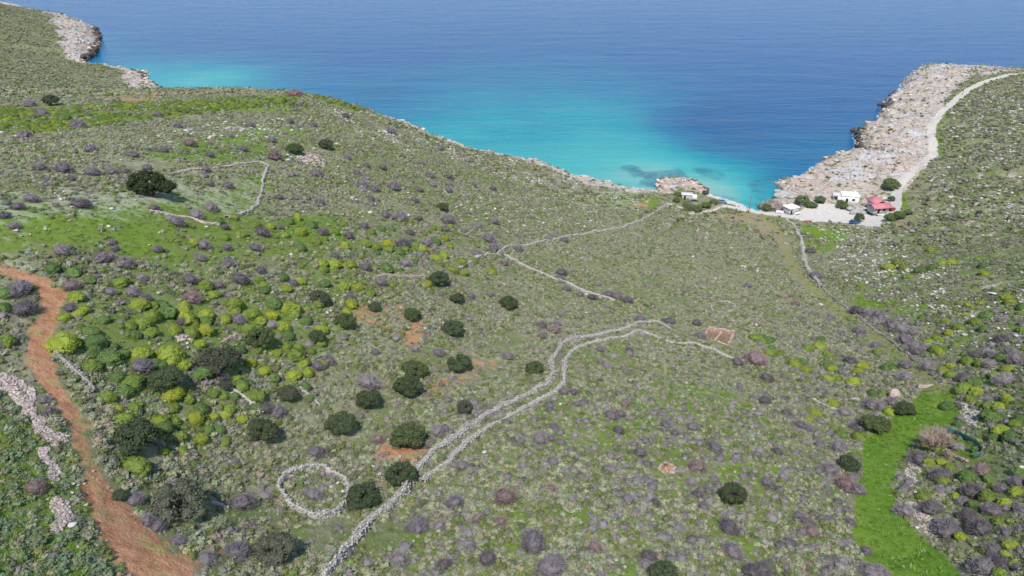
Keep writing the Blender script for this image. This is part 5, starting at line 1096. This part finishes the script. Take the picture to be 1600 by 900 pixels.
x, y, z, t = spot(1378, 334); k = empty('red_roofed_house', (x, y, z), R(10)); tag(k, 'house with pinkish red metal roof beside the pale road', 'house')
piece('wall', k, GREYW, [((-.6, 1.9, 1.3), (6.6, 3.9, 2.6)), ((.9, 5.9, 1.45), (4.6, 4.2, 2.9))])
gable(k, (-.4, 1.7), 7.6, 4.6, 2.65, 3.7, PINKR); gable(k, (1.0, 5.9), 5.4, 4.4, 2.95, 4.1, PINKR, R(90))
piece('porch', k, REDPOST, [((4.1, .6, 1.1), (1.8, 2.6, 2.2))]); piece('door', k, DARKW, [((-1.8, -.07, 1.0), (1.0, .06, 2.0))]); piece('window', k, DARKW, [((.6, -.07, 1.5), (1.2, .06, .9))]); piece('step', k, CONC, [((-.5, -.9, .12), (4.5, 1.4, .24))])
# stone hut on the little cape
x, y, z, t = spot(1073, 312); k = empty('stone_hut', (x, y, z), R(-10)); tag(k, 'pale flat-roofed stone hut on the small rocky cape', 'hut')
piece('wall', k, GREYW, [((0, 1.0, 1.1), (4.2, 3.0, 2.2))]); piece('roof', k, CONC, [((0, 1.0, 2.27), (4.7, 3.5, .14))]); piece('door', k, DARKW, [((-.9, -.53, .95), (.8, .05, 1.9))]); piece('side_wall', k, WHITE, [((3.1, 1.8, .8), (2.0, 1.6, 1.6))])
# rock pile before the house
mb = MB(); x, y, z, t = spot(1340, 330)
for kx in range(26):
    a = rng.uniform(0, 6.28); r = rng.uniform(0, 1) ** .6; px_, py_ = r * 5.2 * math.cos(a), r * 3.2 * math.sin(a); lump(mb, (px_, py_, .5 * (1 - r) * 2.), (rng.uniform(.8, 1.7), rng.uniform(.7, 1.3), rng.uniform(.6, 1.2)), 1, .35, 1.4)
tag(link('rock_pile', mb.mesh('rock_pile', M_GREYROCK), None, (x, y, z)), 'grey rock pile between the white house and the red-roofed house', 'rocks')
# car, pickup, skiff
def car(px, py, rz, col, label):
    x, y, z, t = spot(px, py); r = empty('parked_car', (x, y, z), rz); tag(r, label, 'car'); paint = simple('car_paint', col, .3, .05, 1, 0, .5); gl = simple('car_glass', (.02, .025, .03), .1, .0, 1, 0, .5); ty = simple('tyre', (.015, .015, .015))
    prof = [(-2.0, .35), (-2.05, .75), (-1.85, .95), (-1.1, 1.0), (1.25, .95), (1.95, .80), (2.05, .55), (2.0, .35)]
    def extr(pr, w0, mat, nm, par, w1=None):
        w1 = w1 or w0; n = len(pr); V = [(a, -w0 if b < 1.1 else -w1, b) for a, b in pr] + [(a, w0 if b < 1.1 else w1, b) for a, b in pr]; me = bpy.data.meshes.new(nm)
        me.from_pydata(V, [], [tuple(range(n)), tuple(range(2 * n - 1, n - 1, -1))] + [(i, n + i, n + (i + 1) % n, (i + 1) % n) for i in range(n)]); me.materials.append(mat); o = link(nm, me, par); bv = o.modifiers.new('b', 'BEVEL'); bv.width = .06; bv.segments = 2; return o
    b = extr(prof, .86, paint, 'body', r); extr([(-1.75, .97), (-1.35, 1.36), (.35, 1.38), (1.05, .97)], .76, gl, 'window', r, .64); extr([(-1.38, 1.37), (-1.3, 1.46), (.3, 1.46), (.4, 1.37)], .66, paint, 'car_roof', r, .62)
    for wx in (-1.3, 1.3):
        for wy in (-.82, .82):
            m2 = MB(); m2.tube((0, -.11, 0), (0, .11, 0), .34, .34, 14); link('wheel', m2.mesh('wheel', ty), r, (wx, wy, .34))
    for wy in (-.6, .6): m2 = MB(); m2.box((2.03, wy, .66), (.06, .3, .14)); link('headlight', m2.mesh('headlight', WHITE), r)
car(1128, 316.5, R(-20), (.16, .25, .48), 'blue car parked at the left end of the beach')
car(1335, 349, R(8), (.05, .09, .20), 'dark blue car parked under the small tree below the yard')
x, y, z, t = spot(1262, 347); mb = MB(); V = [(-1.5, -.5, .55), (-1.5, .5, .55), (1.0, .6, .6), (1.0, -.6, .6), (1.9, 0, .75), (-1.3, -.3, .05), (-1.3, .3, .05), (.9, .3, .05), (.9, -.3, .05)]
mb.add(V, [(5, 6, 7, 8), (0, 5, 8, 3), (6, 1, 2, 7), (1, 6, 5, 0)], .5); mb.add(V, [(3, 8, 4), (8, 7, 4), (7, 2, 4), (0, 3, 2), (0, 2, 1), (3, 4, 2)], .5)
tag(link('rowing_boat', mb.mesh('rowing_boat', simple('faded_red_paint', (.50, .18, .20))), None, (x, y, z + .05)), 'small faded red boat drawn up on the lower yard edge', 'boat')
def pole(px, py, h, lean, label):
    x, y, z, t = spot(px, py); r = empty('utility_pole', (x, y, z)); mb = MB(); mb.tube((0, 0, -.3), (lean, 0, h), .13, .09, 8); link('post', mb.mesh('post', simple('pole_wood', (.16, .14, .12))), r); mb = MB(); mb.box((lean, 0, h - .4), (1.3, .12, .12)); link('crossarm', mb.mesh('crossarm', M_BARK), r)
    tag(r, label, 'utility pole', 'wooden utility poles')
pole(1170, 330, 6.5, .1, 'upright wooden pole on the beach'); pole(1393, 272, 8, 1.8, 'leaning wooden pole beside the pale road above the hamlet'); pole(1503, 149, 8, .6, 'wooden pole beside the far bend of the pale road')

# hamlet shrubs and small trees (leafy crowns)
HT = [(1058,301,11,'small olive-green shrub left of the stone hut',.9,MID),(1057,310,12,'dark shrub against the left wall of the stone hut',1.,MID),(1074,319,15,'round green shrub below the stone hut',1.,MID),(1089,323,17,'widest green shrub behind the curved curb wall',.9,MID),(1103,318,15,'green shrub near the middle of the curb wall',1.,MID),(1115,313,13,'green shrub just left of the blue car',1.,MID),(1102,299,10,'greyish shrub on the seaward rocks of the cape',.9,GREYG),
 (1190,320,13,'green bush on the left of the big grey shrub',1.,MID),(1199,322,15,'dark green bush at the foot of the big grey shrub',1.,MID),(1253,309,20,'left green shrub behind the kiosk',1.,MID),(1268,317,15,'middle green shrub behind the kiosk',.9,MID),(1281,309,15,'right green shrub behind the kiosk',1.,MID),
 (1314,317,17,'small olive tree in front of the white house',1.2,MID),(1341,340,14,'narrow tree beside the dark blue car',1.4,DARK),(1391,285,23,'round olive-green bush beside the pale road',1.,MID),(1389,338,15,'left shrub below the red-roofed house',1.2,MID),(1404,335,16,'middle shrub below the red-roofed house',1.1,MID),(1418,329,13,'right shrub below the red-roofed house',1.,MID),(1392,310,9,'small dark shrub at the back corner of the red-roofed house',1.2,DARK)]
for i, (px, py, w_, lb, hg, c) in enumerate(HT):
    o = put_tree(px, py, w_ * 1.25, TREE_P[i % 5], tuple(v * 1.5 for v in c), '', hg, foot=.38, cat='shrub', name='leafy_shrub'); o['label'] = lb; o['group'] = 'leafy shrubs round the beach hamlet'
for px, py, w_, lb in [(1205, 316, 34, 'big bare grey tamarisk at the water edge'), (1216, 322, 22, 'smaller bare grey tamarisk beside the kiosk')]:
    o = put_bush(THORN_P, 'tamarisk', px, py, w_, (.28, .235, .22), 1.0, 'bare tamarisks by the beach', 'shrub'); o['label'] = lb


# wet ragged ledges at the waterline, cliff-face shade painted into the dark rock
M_LEDGE = wall_mat('shade_dark_wet_rock', (.085, .07, .062)); M_RUST = wall_mat('rusty_rock', (.22, .12, .085))
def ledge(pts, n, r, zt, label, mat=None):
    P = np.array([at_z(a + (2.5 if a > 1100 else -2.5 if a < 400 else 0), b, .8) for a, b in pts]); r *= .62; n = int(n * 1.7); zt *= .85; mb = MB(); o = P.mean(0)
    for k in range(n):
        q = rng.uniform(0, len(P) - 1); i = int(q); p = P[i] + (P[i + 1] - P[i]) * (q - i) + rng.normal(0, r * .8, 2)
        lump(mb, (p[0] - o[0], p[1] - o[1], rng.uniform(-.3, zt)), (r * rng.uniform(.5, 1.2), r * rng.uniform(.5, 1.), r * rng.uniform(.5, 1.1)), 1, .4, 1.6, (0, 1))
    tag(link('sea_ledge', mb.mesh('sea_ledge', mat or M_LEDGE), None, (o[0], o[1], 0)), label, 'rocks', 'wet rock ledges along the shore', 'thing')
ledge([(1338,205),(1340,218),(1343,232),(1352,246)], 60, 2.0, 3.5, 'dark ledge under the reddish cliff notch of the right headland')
ledge([(1347,204),(1349,214),(1352,226)], 26, 1.8, 5.5, 'rusty red rock face above the dark notch of the right headland', M_RUST)
ledge([(1378,165),(1388,170)], 22, 2.0, 3.0, 'dark rocks painting the shade of a hollow midway up the right headland'); ledge([(1389,152),(1398,146)], 14, 1.8, 3.0, 'small dark rocks painting the shade of a hollow nearest the headland tip')
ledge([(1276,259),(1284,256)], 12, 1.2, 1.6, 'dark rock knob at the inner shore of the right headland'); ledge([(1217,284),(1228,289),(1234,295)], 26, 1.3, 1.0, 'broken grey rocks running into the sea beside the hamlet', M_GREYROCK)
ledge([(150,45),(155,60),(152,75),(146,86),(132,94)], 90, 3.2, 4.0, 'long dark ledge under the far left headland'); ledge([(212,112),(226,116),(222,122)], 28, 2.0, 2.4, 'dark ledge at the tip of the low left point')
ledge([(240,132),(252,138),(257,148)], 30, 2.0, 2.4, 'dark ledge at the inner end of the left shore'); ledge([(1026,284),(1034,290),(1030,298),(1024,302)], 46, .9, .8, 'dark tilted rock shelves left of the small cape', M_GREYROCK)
ledge([(1035,281),(1055,280),(1072,281),(1088,286)], 40, 1.2, 1.5, 'pale tilted rock shelf on the seaward side of the small cape', M_PALE)
make_scrub(); make_small_shrubs(); make_grass(); make_rocks()
